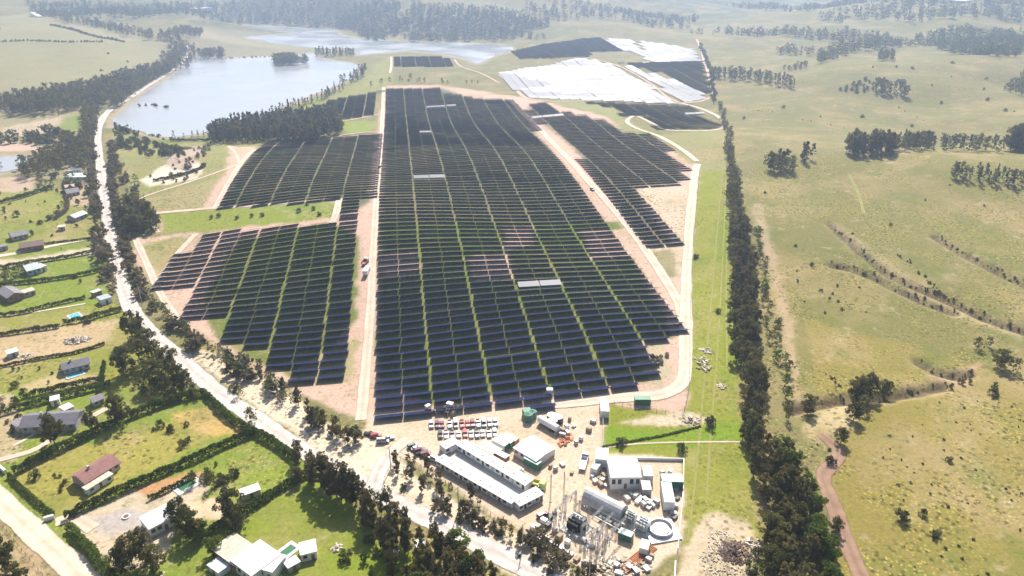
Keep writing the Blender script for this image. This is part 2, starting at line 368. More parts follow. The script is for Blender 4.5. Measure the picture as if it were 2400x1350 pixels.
def roadmat(name, col, rough, var=.1, scale=.2, col2=None, rut=.22, ragged=True):
    m = mat(name, col, rough, var=var, scale=scale, col2=col2); n = m.node_tree; L = n.links; b = n.nodes['Principled BSDF']
    a = n.nodes.new('ShaderNodeVertexColor'); a.layer_name = 'rut'; sp = n.nodes.new('ShaderNodeSeparateColor'); L.new(a.outputs['Color'], sp.inputs[0])
    src = b.inputs['Base Color'].links[0].from_socket; tc = n.nodes.new('ShaderNodeTexCoord')
    no = n.nodes.new('ShaderNodeTexNoise'); no.inputs['Scale'].default_value = .35; no.inputs['Detail'].default_value = 7; no.inputs['Roughness'].default_value = .7; L.new(tc.outputs['Object'], no.inputs['Vector'])
    q = n.nodes.new('ShaderNodeMath'); q.operation = 'ADD'; L.new(sp.outputs[0], q.inputs[0]); L.new(no.outputs['Fac'], q.inputs[1])
    r = n.nodes.new('ShaderNodeMapRange'); r.inputs[1].default_value = .8; r.inputs[2].default_value = 1.55; r.inputs[3].default_value = 1-rut; r.inputs[4].default_value = 1+rut*.5; L.new(q.outputs[0], r.inputs[0])
    v = n.nodes.new('ShaderNodeVectorMath'); v.operation = 'SCALE'; L.new(src, v.inputs[0]); L.new(r.outputs[0], v.inputs['Scale']); L.new(v.outputs[0], b.inputs['Base Color'])
    if ragged:
        q2 = n.nodes.new('ShaderNodeMath'); q2.operation = 'ADD'; L.new(sp.outputs[1], q2.inputs[0]); L.new(no.outputs['Fac'], q2.inputs[1])
        r2 = n.nodes.new('ShaderNodeMapRange'); r2.inputs[1].default_value = .85; r2.inputs[2].default_value = 1.2; L.new(q2.outputs[0], r2.inputs[0]); L.new(r2.outputs[0], b.inputs['Alpha'])
    return m
M_ROAD = roadmat('pale_worn_asphalt', (.56,.51,.47), .9, var=.18, scale=.25, col2=(.44,.39,.355))
M_TRACK = roadmat('compacted_dirt', (.60,.475,.375), .95, var=.12, scale=.15, col2=(.49,.375,.29))
M_TRACKW = roadmat('pale_dirt', (.62,.515,.405), .95, var=.1, scale=.2, col2=(.52,.42,.32))
M_RED = roadmat('red_dirt', (.31,.20,.135), .95, var=.2, scale=.2, col2=(.23,.14,.095))
M_PINKT = roadmat('pink_dirt', (.56,.40,.31), .95, var=.12, scale=.15, col2=(.45,.30,.235))
M_WHEEL = roadmat('worn_grass', (.27,.26,.08), .95, var=.12, scale=.3)
MAIN = [(437,108),(440,128),(425,150),(395,172),(345,203),(302,232),(268,250),(243,275),(230,305),(230,350),(238,410),(250,500),(268,600),(290,680),(315,735),(365,790),(420,838),(470,885),(540,940),(620,995),(720,1062),(830,1122),(930,1180),(1040,1235),(1150,1290),(1260,1345),(1400,1420)]
ribbon('road', MAIN, 8.6, M_ROAD, .14)
ribbon('dirt_track', [(846,985),(856,880),(866,760),(872,640),(880,500),(888,400),(895,300),(899,205)], 5.2, M_TRACK, .1)
ribbon('dirt_track', [(1195,232),(1222,262),(1262,300),(1305,345),(1370,415),(1430,480),(1490,555),(1540,625),(1585,700),(1604,760)], 6.4, M_TRACK, .12)
ribbon('dirt_track', [(1270,950),(1340,945),(1400,938),(1480,930),(1545,925),(1590,903),(1606,860),(1607,740),(1609,640),(1617,520),(1627,420),(1634,385)], 7.0, M_TRACKW, .14)
ribbon('dirt_track', [(1634,378),(1590,345),(1540,318),(1490,300),(1470,285),(1490,272),(1530,290),(1560,304),(1640,307),(1685,303),(1697,290),(1680,272),(1640,254),(1600,243)], 5.0, M_TRACKW, .12)
ribbon('dirt_track', [(1600,243),(1540,238),(1400,236),(1300,238),(1235,230),(1205,205),(1170,175)], 6.0, M_PINKT, .12)
ribbon('dirt_track', [(1590,240),(1560,225),(1530,200),(1490,175),(1440,152),(1380,136)], 4, M_PINKT, .1)
ribbon('dirt_track', [(1590,243),(1640,238),(1664,228),(1668,205),(1660,175),(1650,145),(1640,110),(1632,92)], 5, M_PINKT, .12)
ribbon('dirt_track', [(372,545),(350,520),(330,490),(300,470)], 3, M_TRACK, .1)
ribbon('dirt_track', [(460,548),(420,590),(385,640),(368,680)], 4, M_TRACK, .1)
ribbon('dirt_track', [(318,560),(345,620),(372,680),(410,740),(440,765)], 4.5, M_TRACK, .1)
ribbon('dirt_track', [(360,500),(420,495),(505,488),(600,482),(700,474),(795,466)], 4, M_TRACK, .1)
ribbon('dirt_track', [(795,466),(788,500),(775,530)], 5, M_TRACK, .12)
ribbon('dirt_track', [(505,487),(530,440),(560,390),(598,350)], 5, M_TRACK, .1)
ribbon('dirt_track', [(300,475),(370,450),(450,425),(520,400),(560,385)], 3, M_TRACK, .08)
ribbon('dirt_track', [(535,343),(555,365),(562,390)], 3, M_TRACK, .1)
ribbon('dirt_track', [(795,318),(840,312),(886,308)], 3, M_TRACK, .1)
ribbon('dirt_track', [(800,285),(840,278),(888,268)], 3, M_TRACK, .1)
ribbon('dirt_track', [(917,134),(917,156),(914,172)], 4, M_TRACKW, .1)
ribbon('dirt_track', [(1065,140),(1080,156),(1120,170),(1170,195)], 4, M_PINKT, .1)
ribbon('dirt_lane', [(-140,1070),(-60,1120),(10,1185),(80,1250),(160,1320),(230,1400),(300,1480)], 8.8, M_TRACKW, .12)
ribbon('dirt_lane', [(-60,608),(0,600),(60,590),(130,575),(226,556)], 4.5, M_TRACKW, .1)
ribbon('dirt_lane', [(-30,747),(60,735),(140,722),(200,712)], 1.6, M_TRACKW, .08)
ribbon('driveway', [(-30,1085),(30,1070),(90,1050),(150,1010),(200,985),(255,955)], 3.2, M_TRACK, .1)
ribbon('driveway', [(130,1225),(175,1215),(220,1240)], 5, M_TRACK, .1)
ribbon('driveway', [(905,1075),(885,1110),(875,1150)], 7, M_ROAD, .22)
ribbon('driveway', [(875,1135),(895,1090),(925,1055),(960,1030)], 6, M_TRACKW, .2)
ribbon('dirt_track', [(1927,1018),(1950,1040),(1967,1062),(1945,1090),(1925,1112),(1938,1150),(1960,1200),(1985,1270),(2020,1350),(2060,1440)], 6.2, M_RED, .1, wob=.25)
ribbon('dirt_track', [(1990,410),(2010,450),(2025,500)], 2.5, M_WHEEL, .1)
for pp in ([(1697,360),(1683,520),(1668,700),(1650,900),(1632,1100),(1612,1270)], [(1701,420),(1694,600),(1683,800),(1667,1000),(1655,1180)], [(1704,560),(1702,700),(1704,860)]):
    ribbon('grass_track', pp, .9, M_WHEEL, .05, wob=.1)
ribbon('dirt_path', [(1412,1050),(1500,1040),(1640,1036),(1750,1036)], .9, M_TRACK, .06)
ribbon('dirt_path', [(30,1045),(60,1030),(95,1008)], 1.6, M_TRACKW, .07)
ribbon('field_stripe', [(385,1340),(360,1380)], 1, M_TRACK, .07)

M_WATER = bpy.data.materials.new('water'); M_WATER.use_nodes = True
b_ = M_WATER.node_tree.nodes['Principled BSDF']; b_.inputs['Base Color'].default_value = (.36,.37,.38,1); b_.inputs['Roughness'].default_value = .22; b_.inputs['Specular IOR Level'].default_value = .9
n_ = M_WATER.node_tree; no_ = n_.nodes.new('ShaderNodeTexNoise'); no_.inputs['Scale'].default_value = .09; no_.inputs['Detail'].default_value = 9; no_.inputs['Roughness'].default_value = .7
tc_ = n_.nodes.new('ShaderNodeTexCoord'); bp_ = n_.nodes.new('ShaderNodeBump'); bp_.inputs['Strength'].default_value = .6; bp_.inputs['Distance'].default_value = .4
n_.links.new(tc_.outputs['Object'], no_.inputs['Vector']); n_.links.new(no_.outputs['Fac'], bp_.inputs['Height']); n_.links.new(bp_.outputs[0], b_.inputs['Normal'])
n2_ = n_.nodes.new('ShaderNodeTexNoise'); n2_.inputs['Scale'].default_value = .012; n2_.inputs['Detail'].default_value = 6; n_.links.new(tc_.outputs['Object'], n2_.inputs['Vector'])
r_ = n_.nodes.new('ShaderNodeMapRange'); r_.inputs[1].default_value = .38; r_.inputs[2].default_value = .62; r_.inputs[3].default_value = .08; r_.inputs[4].default_value = .27; n_.links.new(n2_.outputs['Fac'], r_.inputs[0]); n_.links.new(r_.outputs[0], b_.inputs['Roughness'])
import bmesh
def sheet(name, poly_w, z, mt, kind='structure'):
    me = bpy.data.meshes.new(name); bm = bmesh.new()
    f = bm.faces.new([bm.verts.new((x, y, z)) for x, y in poly_w]); bmesh.ops.triangulate(bm, faces=[f])
    bmesh.ops.recalc_face_normals(bm, faces=bm.faces)
    for f in bm.faces:
        if f.normal.z < 0: f.normal_flip()
    bm.to_mesh(me); bm.free(); me.materials.append(mt)
    o = bpy.data.objects.new(name, me); COL.objects.link(o); tag(o, kind=kind); return o
for nm, P_ in zip(('lake', 'river', 'pond'), LAKES_W):
    Q, _ = resample(np.vstack([P_, P_[:1]]), 6 if nm == 'lake' else 12)
    Q = Q[:-1]+(np.stack([fbm(Q[:-1, 0]/12, Q[:-1, 1]/12, 3), fbm(Q[:-1, 0]/12+50, Q[:-1, 1]/12, 3)], 1)-.5)*(7 if nm != 'river' else 12)
    sheet(nm, [tuple(q) for q in Q], .25, M_WATER)

# ------------------------------------------------------------------ haze
def haze():
    V = []; x0, x1, y0, y1, z0, z1 = -12500, 12500, -600, 9800, -40, 420
    for z in (z0, z1):
        for x, y in ((x0, y0), (x1, y0), (x1, y1), (x0, y1)): V.append((x, y, z))
    m = bpy.data.materials.new('haze'); m.use_nodes = True; n = m.node_tree; n.nodes.clear()
    out = n.nodes.new('ShaderNodeOutputMaterial'); pv = n.nodes.new('ShaderNodeVolumePrincipled')
    pv.inputs['Color'].default_value = (.56,.71,1,1); pv.inputs['Density'].default_value = HAZE; pv.inputs['Anisotropy'].default_value = .62
    pv.inputs['Density Attribute'].default_value = ''
    n.links.new(pv.outputs[0], out.inputs['Volume'])
    o = mesh_np('haze', V, [(0,3,2,1),(4,5,6,7),(0,1,5,4),(1,2,6,5),(2,3,7,6),(3,0,4,7)], m); tag(o, 'pale blue haze thickening over the far hills', 'haze', kind='stuff')
HAZE = .00025

# ------------------------------------------------------------------ solar arrays
M_PV = bpy.data.materials.new('solar_panel'); M_PV.use_nodes = True
def _pv():
    n = M_PV.node_tree; b = n.nodes['Principled BSDF']; b.inputs['Roughness'].default_value = .35; b.inputs['Specular IOR Level'].default_value = .12
    tc = n.nodes.new('ShaderNodeTexCoord'); br = n.nodes.new('ShaderNodeTexBrick'); br.offset = 0
    br.inputs['Color1'].default_value = (.005,.011,.050,1); br.inputs['Color2'].default_value = (.008,.015,.062,1); br.inputs['Mortar'].default_value = (.05,.06,.10,1)
    br.inputs['Scale'].default_value = 1; br.inputs['Brick Width'].default_value = 1.05; br.inputs['Row Height'].default_value = 2.0; br.inputs['Mortar Size'].default_value = .02
    n.links.new(tc.outputs['Object'], br.inputs['Vector']); n.links.new(br.outputs['Color'], b.inputs['Base Color'])
_pv()
M_PVW = M_PV.copy(); M_PVW.name = 'sunlit_solar_panel'; M_PVW.node_tree.nodes['Principled BSDF'].inputs['Roughness'].default_value = .50; M_PVW.node_tree.nodes['Principled BSDF'].inputs['Specular IOR Level'].default_value = .30
M_STEEL = mat('galvanised_steel', (.22,.23,.25), .7, .2, var=.1)

x0_, y0_, _ = at1(878, 972); x1_, y1_, _ = at1(905, 207)
VD = np.array([x1_-x0_, y1_-y0_]); VD /= np.hypot(*VD); UD = np.array([VD[1], -VD[0]]); ORG = np.array([x0_, y0_])
PSI = math.atan2(UD[1], UD[0])
ROWP, HALF = 6.25, 11.35      # row pitch and table length
TBL, CH = 11.1, 4.1
BLK = {
 'main': ([(908,207),(1035,205),(1045,218),(1090,222),(1110,230),(1190,232),(1205,240),(1255,300),(1330,395),(1450,560),(1530,690),(1587,775),(1587,792),(1490,797),(1522,877),(1537,915),(1290,934),(1284,958),(1085,966),(878,980)], 0, 'in the large field right of the central track'),
 'left': ([(605,345),(640,325),(884,312),(863,478),(848,596),(842,700),(823,897),(702,908),(705,855),(597,864),(600,797),(505,799),(510,745),(420,750),(454,667),(371,674),(462,545),(775,514),(795,470),(795,466),(505,487)], 0, 'in the stepped field left of the central track'),
 'upper left': ([(718,270),(762,235),(893,212),(886,266),(800,280),(690,290)], 0, ''),
 'right': ([(1228,244),(1274,239),(1304,265),(1341,257),(1376,276),(1418,276),(1461,307),(1518,311),(1630,395),(1600,405),(1609,435),(1478,436),(1589,576),(1507,574),(1433,455),(1359,367),(1307,315),(1259,280)], 0, 'in the tapering field between the two right-hand tracks'),
 'far right': ([(1367,237),(1607,246),(1689,293),(1681,302),(1544,302),(1511,270),(1463,270),(1433,252)], 0, ''),
 'white': ([(1167,171),(1262,156),(1367,135),(1458,150),(1617,200),(1658,231),(1579,243),(1367,233),(1242,229),(1212,212)], 1, ''),
 'white far': ([(1417,90),(1490,93),(1625,115),(1640,143),(1517,148),(1467,121)], 1, ''),
 'dark far': ([(1454,147),(1642,143),(1671,217),(1635,217),(1560,172)], 0, ''),
 'farthest': ([(1198,121),(1275,102),(1367,90),(1408,88),(1462,119),(1383,121),(1383,133),(1212,137)], 0, ''),
 'small far': ([(919,133),(1031,132),(1062,140),(1071,156),(919,155)], 0, ''),
}
LIFT0, TILT = 1.3, math.radians(19)
def table_mesh(tilt, name, L=TBL):
    c, s = math.cos(tilt)*CH/2, math.sin(tilt)*CH/2; t = .05
    # near edge (towards -v) is high for a positive tilt
    V = []
    for dz in (0, -t):
        V += [(-L/2, -c, LIFT0+s+dz), (L/2, -c, LIFT0+s+dz), (L/2, c, LIFT0-s+dz), (-L/2, c, LIFT0-s+dz)]
    F_ = [(0,1,2,3),(7,6,5,4),(0,4,5,1),(1,5,6,2),(2,6,7,3),(3,7,4,0)]
    return np.array(V), np.array(F_)
TV, TF = table_mesh(TILT, 't'); TVW, _ = table_mesh(-math.radians(20), 'w'); TVW[:, 1] *= 1.30; TVW[:, 0] *= .985
TVG = table_mesh(-math.radians(13), 'g')[0]; TVG[:, 1] *= 1.30; TVG[:, 0] *= .985; TVH = table_mesh(-math.radians(8), 'h')[0]; TVH[:, 1] *= 1.30; TVH[:, 0] *= .985
def post_frame():
    V = []; Fc = []
    def box(x0, x1, y0, y1, z0, z1):
        k = len(V); V.extend([(x, y, z) for z in (z0, z1) for x, y in ((x0, y0), (x1, y0), (x1, y1), (x0, y1))])
        Fc.extend([tuple(k+i for i in f) for f in ((0,3,2,1),(4,5,6,7),(0,1,5,4),(1,2,6,5),(2,3,7,6),(3,0,4,7))])
    box(-TBL/2, TBL/2, -.07, .07, LIFT0-.2, LIFT0-.06)
    for x in (-4.6, -1.55, 1.55, 4.6): box(x-.06, x+.06, -.06, .06, -.6, LIFT0-.15)
    return np.array(V), np.array(Fc)
def wpath_(pl):
    a = np.array(pl, float); x, y, z = at(a[:, 0], a[:, 1]); return np.stack([x, y], 1)
tabs = []      # (x, y, z, slope, white, key, row, colidx, screen size)
WHITE_SPANS = [(1215,1318,655,668), (972,1040,408,418), (1006,1052,243,253), (1256,1306,266,276), (1604,1666,262,270), (1000,1020,305,313)]
for key, (poly, wh, _) in BLK.items():
    P_ = np.array(poly, float); xw, yw, zw = at(P_[:, 0], P_[:, 1]); R_ = np.stack([xw, yw], 1)-ORG
    uu = R_@UD; vv = R_@VD
    js = np.arange(math.floor(vv.min()/ROWP), math.ceil(vv.max()/ROWP)+1); ks = np.arange(math.floor(uu.min()/HALF)-1, math.ceil(uu.max()/HALF)+1)
    J, K = np.meshgrid(js, ks, indexing='ij'); J = J.ravel(); K = K.ravel()
    GAP = .45
    U = K*HALF+HALF/2+np.floor(K/2)*GAP*2; Vv = J*ROWP+ROWP*.5
    X = ORG[0]+U*UD[0]+Vv*VD[0]; Y = ORG[1]+U*UD[1]+Vv*VD[1]; Z = T(X, Y)
    px, py, zc = proj(X, Y, Z+1.0)
    ok = inpoly(px, py, poly)
    if wh:
        for pl in ([(1375,134),(1440,152),(1490,175),(1530,200),(1560,225),(1592,242)], [(1262,157),(1330,140),(1380,137)], [(1484,90),(1510,118)], [(1467,121),(1490,132),(1530,147)]):
            ok &= dseg(X, Y, [tuple(q) for q in wpath_(pl)]) > 6.5
    for x, y, z, j, k, qx, qy, q in zip(X[ok], Y[ok], Z[ok], J[ok], K[ok], px[ok], py[ok], zc[ok]):
        w = wh
        tabs.append([x, y, z, 0, w, key, int(j), int(k), q, qx])
PYS = np.array([proj(t[0], t[1], t[2]+1)[1] for t in tabs]).ravel()
for a, b, c, d in WHITE_SPANS:
    cand = [i for i, t in enumerate(tabs) if a-6 <= t[9] <= b+6 and abs(PYS[i]-(c+d)/2) < 30 and not t[4]]
    if cand:
        i0 = min(cand, key=lambda i: abs(PYS[i]-(c+d)/2)+abs(tabs[i][9]-(a+b)/2)*.05)
        for i in cand:
            if tabs[i][6] == tabs[i0][6] and tabs[i][5] == tabs[i0][5]: tabs[i][4] = 1
JR = np.random.RandomState(3); joff = {}
for t in tabs:
    k = (t[5], t[6], t[7]//2)
    if k not in joff: joff[k] = (JR.normal()*.22, JR.normal()*.14)
    du, dv = joff[k]; t[0] += UD[0]*du+VD[0]*dv; t[1] += UD[1]*du+VD[1]*dv
xs = np.array([t[0] for t in tabs]); ys = np.array([t[1] for t in tabs])
e = TBL/2
za = T(xs-UD[0]*e, ys-UD[1]*e); zb = T(xs+UD[0]*e, ys+UD[1]*e)
vc = T(xs+VD[0]*1.2, ys+VD[1]*1.2)-T(xs-VD[0]*1.2, ys-VD[1]*1.2)
for t, a, b, c in zip(tabs, za, zb, vc): t[3] = math.atan2(b-a, 2*e); t[2] = (a+b)/2+JR.normal()*.05
dist = np.array([t[8] for t in tabs]); order = np.argsort(dist); near = set(order[:300].tolist())
print('tables', len(tabs))
ORD = ['zeroth','first','second','third','fourth','fifth','sixth','seventh','eighth','ninth','tenth','eleventh','twelfth','thirteenth','fourteenth','fifteenth','sixteenth','seventeenth','eighteenth','nineteenth','twentieth']
def ordn(i):
    if i <= 20: return ORD[i]
    tens = {2:'twenty',3:'thirty',4:'forty'}; 
    if i % 10 == 0: return {3:'thirtieth',4:'fortieth'}[i//10]
    return tens[i//10]+'-'+ORD[i % 10]
pv_me = mesh_np('solar_table', TV, TF, M_PV, link=False); pvw_me = mesh_np('solar_table', TVH, TF, M_PVW, link=False)
pf = post_frame(); pf_me = mesh_np('support_frame', pf[0], pf[1], M_STEEL, link=False)
nearl = [tabs[i] for i in sorted(near)]
rowsof = {}
for t in nearl: rowsof.setdefault((t[5], t[6]), []).append(t)
for key in set(k for k, _ in rowsof):
    jl = sorted(j for k, j in rowsof if k == key)
    for ri, j in enumerate(jl):
        for ci, t in enumerate(sorted(rowsof[(key, j)], key=lambda q: q[9])):
            o = bpy.data.objects.new('solar_table', pvw_me if t[4] else pv_me); COL.objects.link(o)
            o.location = t[:3]
            o.rotation_euler = (Matrix.Rotation(PSI, 3, 'Z')@Matrix.Rotation(-t[3], 3, 'Y')).to_euler()
            side = {'main': 'right of the central track', 'left': 'left of the central track'}.get(key, 'between right-hand tracks')
            o['label'] = f"{ordn(ci+1)} solar table from left, {ordn(ri+1)} row from front, {side}"
            o['category'] = 'solar panel'; o['group'] = 'tilted solar tables in long parallel rows'
            c = bpy.data.objects.new('support_frame', pf_me); COL.objects.link(c); c.parent = o
def xform(base, arr):
    """base n x 3, arr of tabs -> merged verts"""
    A = np.array([[t[0], t[1], t[2], t[3]] for t in arr]); c = np.cos(A[:, 3]); s = np.sin(A[:, 3])
    bx, by, bz = base[:, 0], base[:, 1], base[:, 2]
    lx = bx[None]*c[:, None]-bz[None]*s[:, None]; lz = bx[None]*s[:, None]+bz[None]*c[:, None]
    X = A[:, 0:1]+lx*UD[0]+by[None]*VD[0]; Y = A[:, 1:2]+lx*UD[1]+by[None]*VD[1]; Z = A[:, 2:3]+lz
    return np.stack([X.ravel(), Y.ravel(), Z.ravel()], 1)
def rep(Fb, n, nv): return (Fb[None]+(np.arange(n)*nv)[:, None, None]).reshape(-1, Fb.shape[1])
rest = [tabs[i] for i in order[300:]]
dk = [t for t in rest if not t[4]]; wt = [t for t in rest if t[4]]
fw = lambda t: (fbm(np.array([t[0]/70+t[1]/260.]), np.array([t[1]/38.]), 3)[0]+JR.normal()*.03) if t[5].startswith('white') else .5
wq = [(fw(t), t) for t in wt]; w1 = [t for f, t in wq if f > .55]; w2 = [t for f, t in wq if .46 < f <= .55]; w3 = [t for f, t in wq if f <= .46]
TVF = TV*np.array([1, 1.10, 1]); dk.sort(key=lambda t: t[8]); kf = sum(t[8] < 520 for t in dk)
VV = np.vstack([xform(TV, dk[:kf]), xform(TVF, dk[kf:])]+[xform(b_, w_) for b_, w_ in ((TVW, w1), (TVG, w2), (TVH, w3)) if w_]); FF = rep(TF, len(dk)+len(wt), 8)
o_ = mesh_np('solar_tables', VV, FF, M_PV); o_.data.materials.append(M_PVW); mi_ = np.zeros(len(FF), np.int32); mi_[len(dk)*6:] = 1; o_.data.polygons.foreach_set('material_index', mi_)
tag(o_, 'thousands of solar tables running back towards the lake and the far hills', 'solar farm', 'tilted solar tables in long parallel rows', 'stuff')

# ------------------------------------------------------------------ vegetation
def leafmat(name, c_dark, c_light, trans=.42):
    m = bpy.data.materials.new(name); m.use_nodes = True; n = m.node_tree; n.nodes.clear(); L = n.links
    out = n.nodes.new('ShaderNodeOutputMaterial'); a = n.nodes.new('ShaderNodeVertexColor'); a.layer_name = 'tint'
    oi = n.nodes.new('ShaderNodeObjectInfo'); r = n.nodes.new('ShaderNodeValToRGB')
    ad = n.nodes.new('ShaderNodeMath'); ad.operation = 'MULTIPLY_ADD'; ad.inputs[1].default_value = .6; 
    L.new(oi.outputs['Random'], ad.inputs[0]); sc_ = n.nodes.new('ShaderNodeMath'); sc_.operation = 'MULTIPLY'; sc_.inputs[1].default_value = .75
    sep = n.nodes.new('ShaderNodeSeparateColor'); L.new(a.outputs['Color'], sep.inputs[0]); L.new(sep.outputs[0], sc_.inputs[0]); L.new(sc_.outputs[0], ad.inputs[2])
    r.color_ramp.elements[0].position = .1; r.color_ramp.elements[0].color = (*c_dark, 1); r.color_ramp.elements[1].position = .95; r.color_ramp.elements[1].color = (*c_light, 1)
    L.new(ad.outputs[0], r.inputs[0])
    d = n.nodes.new('ShaderNodeBsdfDiffuse'); t = n.nodes.new('ShaderNodeBsdfTranslucent'); mx = n.nodes.new('ShaderNodeMixShader'); mx.inputs[0].default_value = trans
    L.new(r.outputs[0], d.inputs[0]); L.new(r.outputs[0], t.inputs[0]); L.new(d.outputs[0], mx.inputs[1]); L.new(t.outputs[0], mx.inputs[2]); L.new(mx.outputs[0], out.inputs[0])
    return m
LM = {'euc': leafmat('eucalyptus_leaf', (.040,.042,.018), (.20,.165,.065)),
      'broad': leafmat('broad_leaf', (.036,.046,.017), (.175,.160,.052)),
      'pine': leafmat('conifer_needle', (.028,.040,.020), (.105,.115,.052)),
      'lush': leafmat('lush_leaf', (.040,.070,.016), (.150,.20,.035)),
      'scrub': leafmat('scrub_leaf', (.050,.045,.028), (.185,.150,.090)),
      'bush': leafmat('bush_leaf', (.040,.048,.022), (.130,.135,.055)),
      'hedge': leafmat('hedge_leaf', (.026,.050,.011), (.105,.150,.026))}
M_BARK = mat('bark', (.22,.17,.13), .9, var=.2, scale=2)
def cards(C, size, rs, flat_=.0):
    n = len(C); a = rs.normal(size=(n, 3)); a /= np.linalg.norm(a, axis=1)[:, None]
    b = np.cross(a, rs.normal(size=(n, 3))); b /= np.linalg.norm(b, axis=1)[:, None]+1e-9
    s = (size*rs.uniform(.6, 1.3, n))[:, None]
    return np.stack([C-a*s-b*s*.6, C+a*s-b*s*.45, C+a*s*.8+b*s*.6, C-a*s*.9+b*s*.5], 1).reshape(-1, 3)
def crown(kind, seed, n, leaf):
    """unit-height crown: returns verts, faces, tint"""
    rs = np.random.RandomState(seed); cl = []
    if kind == 'euc':
        for i in range(52):
            z = rs.uniform(.18, .98); R = .17*math.sin(math.pi*min(1, max(.05, (z-.12)/.95)))**.6; a = rs.uniform(0, 6.28); r = R*rs.uniform(.2, 1.15)
            cl.append((r*math.cos(a), r*math.sin(a), z, rs.uniform(.03, .065)))
    elif kind in ('broad', 'lush'):
        for i in range(60):
            z = rs.uniform(.18, .95); R = .36*math.sqrt(max(.02, 1-((z-.52)/.46)**2)); a = rs.uniform(0, 6.28); r = R*rs.uniform(.15, 1.0)
            cl.append((r*math.cos(a), r*math.sin(a), z, rs.uniform(.05, .095)))
    elif kind == 'pine':
        for i in range(30):
            z = rs.uniform(.10, .99); R = .17*(1-z)**.7+.02; a = rs.uniform(0, 6.28); r = R*rs.uniform(.3, 1.1)
            cl.append((r*math.cos(a), r*math.sin(a), z, rs.uniform(.03, .065)))
    else:
        for i in range(22):
            z = rs.uniform(.12, .85); R = .62*math.sqrt(max(.05, 1-((z-.3)/.62)**2)); a = rs.uniform(0, 6.28); r = R*rs.uniform(.1, 1.0)
            cl.append((r*math.cos(a), r*math.sin(a), z, rs.uniform(.12, .22)))
    cl = np.array(cl); w = cl[:, 3]**2; k = rs.choice(len(cl), n, p=w/w.sum())
    d = rs.normal(size=(n, 3)); d /= np.linalg.norm(d, axis=1)[:, None]; d *= (rs.uniform(.25, 1.0, n)**.5)[:, None]
    C = cl[k, :3]+d*cl[k, 3:4]*np.array([1, 1, 1.1]); C[:, 2] = np.maximum(C[:, 2], .02)
    tc = np.clip(rs.uniform(0, 1, len(cl))[k]*.75+rs.uniform(0, .25, n), 0, 1)
    V = cards(C, leaf, rs); F_ = np.arange(n*4).reshape(n, 4); tint = np.repeat(tc, 4)
    return V, F_, np.stack([tint, tint, tint, tint*0+1], 1), cl
def tube(V, Fc, p, q, r0, r1, k=6):
    p = np.array(p, float); q = np.array(q, float); d = q-p; d /= np.linalg.norm(d)+1e-9
    a = np.cross(d, (0, 0, 1) if abs(d[2]) < .9 else (1, 0, 0)); a /= np.linalg.norm(a); b = np.cross(d, a); s = len(V)
    for c, r in ((p, r0), (q, r1)):
        for i in range(k):
            t = 2*math.pi*i/k; V.append(tuple(c+r*(a*math.cos(t)+b*math.sin(t))))
    for i in range(k): Fc.append((s+i, s+(i+1) % k, s+k+(i+1) % k, s+k+i))
def trunk(kind, cl, seed):
    rs = np.random.RandomState(seed); V = []; Fc = []
    top = {'euc': .85, 'pine': .95, 'broad': .55, 'lush': .5}.get(kind, .3); r = .018 if kind != 'bush' else .03
    pts = [np.array([0, 0, -.03])]
    for i in range(1, 5): pts.append(np.array([rs.normal()*.012, rs.normal()*.012, top*i/4]))
    for i in range(4): tube(V, Fc, pts[i], pts[i+1], r*(1-.2*i), r*(1-.2*(i+1)))
    for c in cl[rs.choice(len(cl), min(9, len(cl)), replace=False)]:
        z0 = min(top*.95, max(.12, c[2]-.16)); base = np.array([0, 0, z0]); tube(V, Fc, base, c[:3], r*.45, r*.12, 4)
    return V, Fc
VAR = {}
for kd, nn, lf in (('euc', 2600, .0165), ('broad', 3400, .020), ('lush', 2800, .022), ('pine', 1500, .017), ('bush', 650, .055), ('scrub', 420, .06)):
    base = 'bush' if kd == 'scrub' else kd
    VAR[kd] = []
    for s in range(4):
        V, F_, tn, cl = crown(base, 100+s*7+len(kd), nn, lf); tv, tf = trunk(base, cl, s)
        lo = crown(base, 300+s, {'euc': 150, 'broad': 170, 'lush': 170, 'pine': 110, 'bush': 90, 'scrub': 70}[kd], lf*2.6)
        vlo = crown(base, 400+s, 42, lf*4.2)
        VAR[kd].append(dict(cm=mesh_np('crown', V, F_, LM[kd], attr={'tint': tn}, link=False), tm=mesh_np('trunk', tv, tf, M_BARK, link=False), lo=lo[:3], vlo=vlo[:3]))
TREES = []     # dict(x,y,z,h,kind,var,label,group,cat,wr)
SHRUBS = []
def add(px, py, h, kind, label=None, group=None, cat='tree', rs=RNG, xy=None, wide=1.0):
    if xy is None: x, y, z = at1(px, py)
    else: x, y = xy; z = float(T(np.array([x]), np.array([y]))[0])
    d = dict(x=x, y=y, z=z, h=h, kind=kind, var=int(rs.randint(4)), rot=rs.uniform(0, 6.28), label=label, group=group, cat=cat, wide=wide*rs.uniform(.85, 1.2), tilt=rs.normal()*.03)
    (TREES if cat == 'tree' else SHRUBS).append(d)
def belt(poly, sp, h0, h1, kinds, label, group, cat='tree', p=1.0, seed=1, wide=1.0):
    P_ = np.array(poly, float); x, y, z = at(P_[:, 0], P_[:, 1]); rs = np.random.RandomState(seed); W_ = np.stack([x, y], 1)
    gx = np.arange(x.min(), x.max(), sp); gy = np.arange(y.min(), y.max(), sp); X, Y = np.meshgrid(gx, gy)
    X = X.ravel()+rs.uniform(-.45, .45, X.size)*sp; Y = Y.ravel()+rs.uniform(-.45, .45, Y.size)*sp
    k = inpoly(X, Y, W_) & (rs.rand(X.size) < p)
    for a, b in zip(X[k], Y[k]):
        add(0, 0, rs.uniform(h0, h1), kinds[rs.randint(len(kinds))], label, group, cat, rs, xy=(float(a), float(b)), wide=wide)
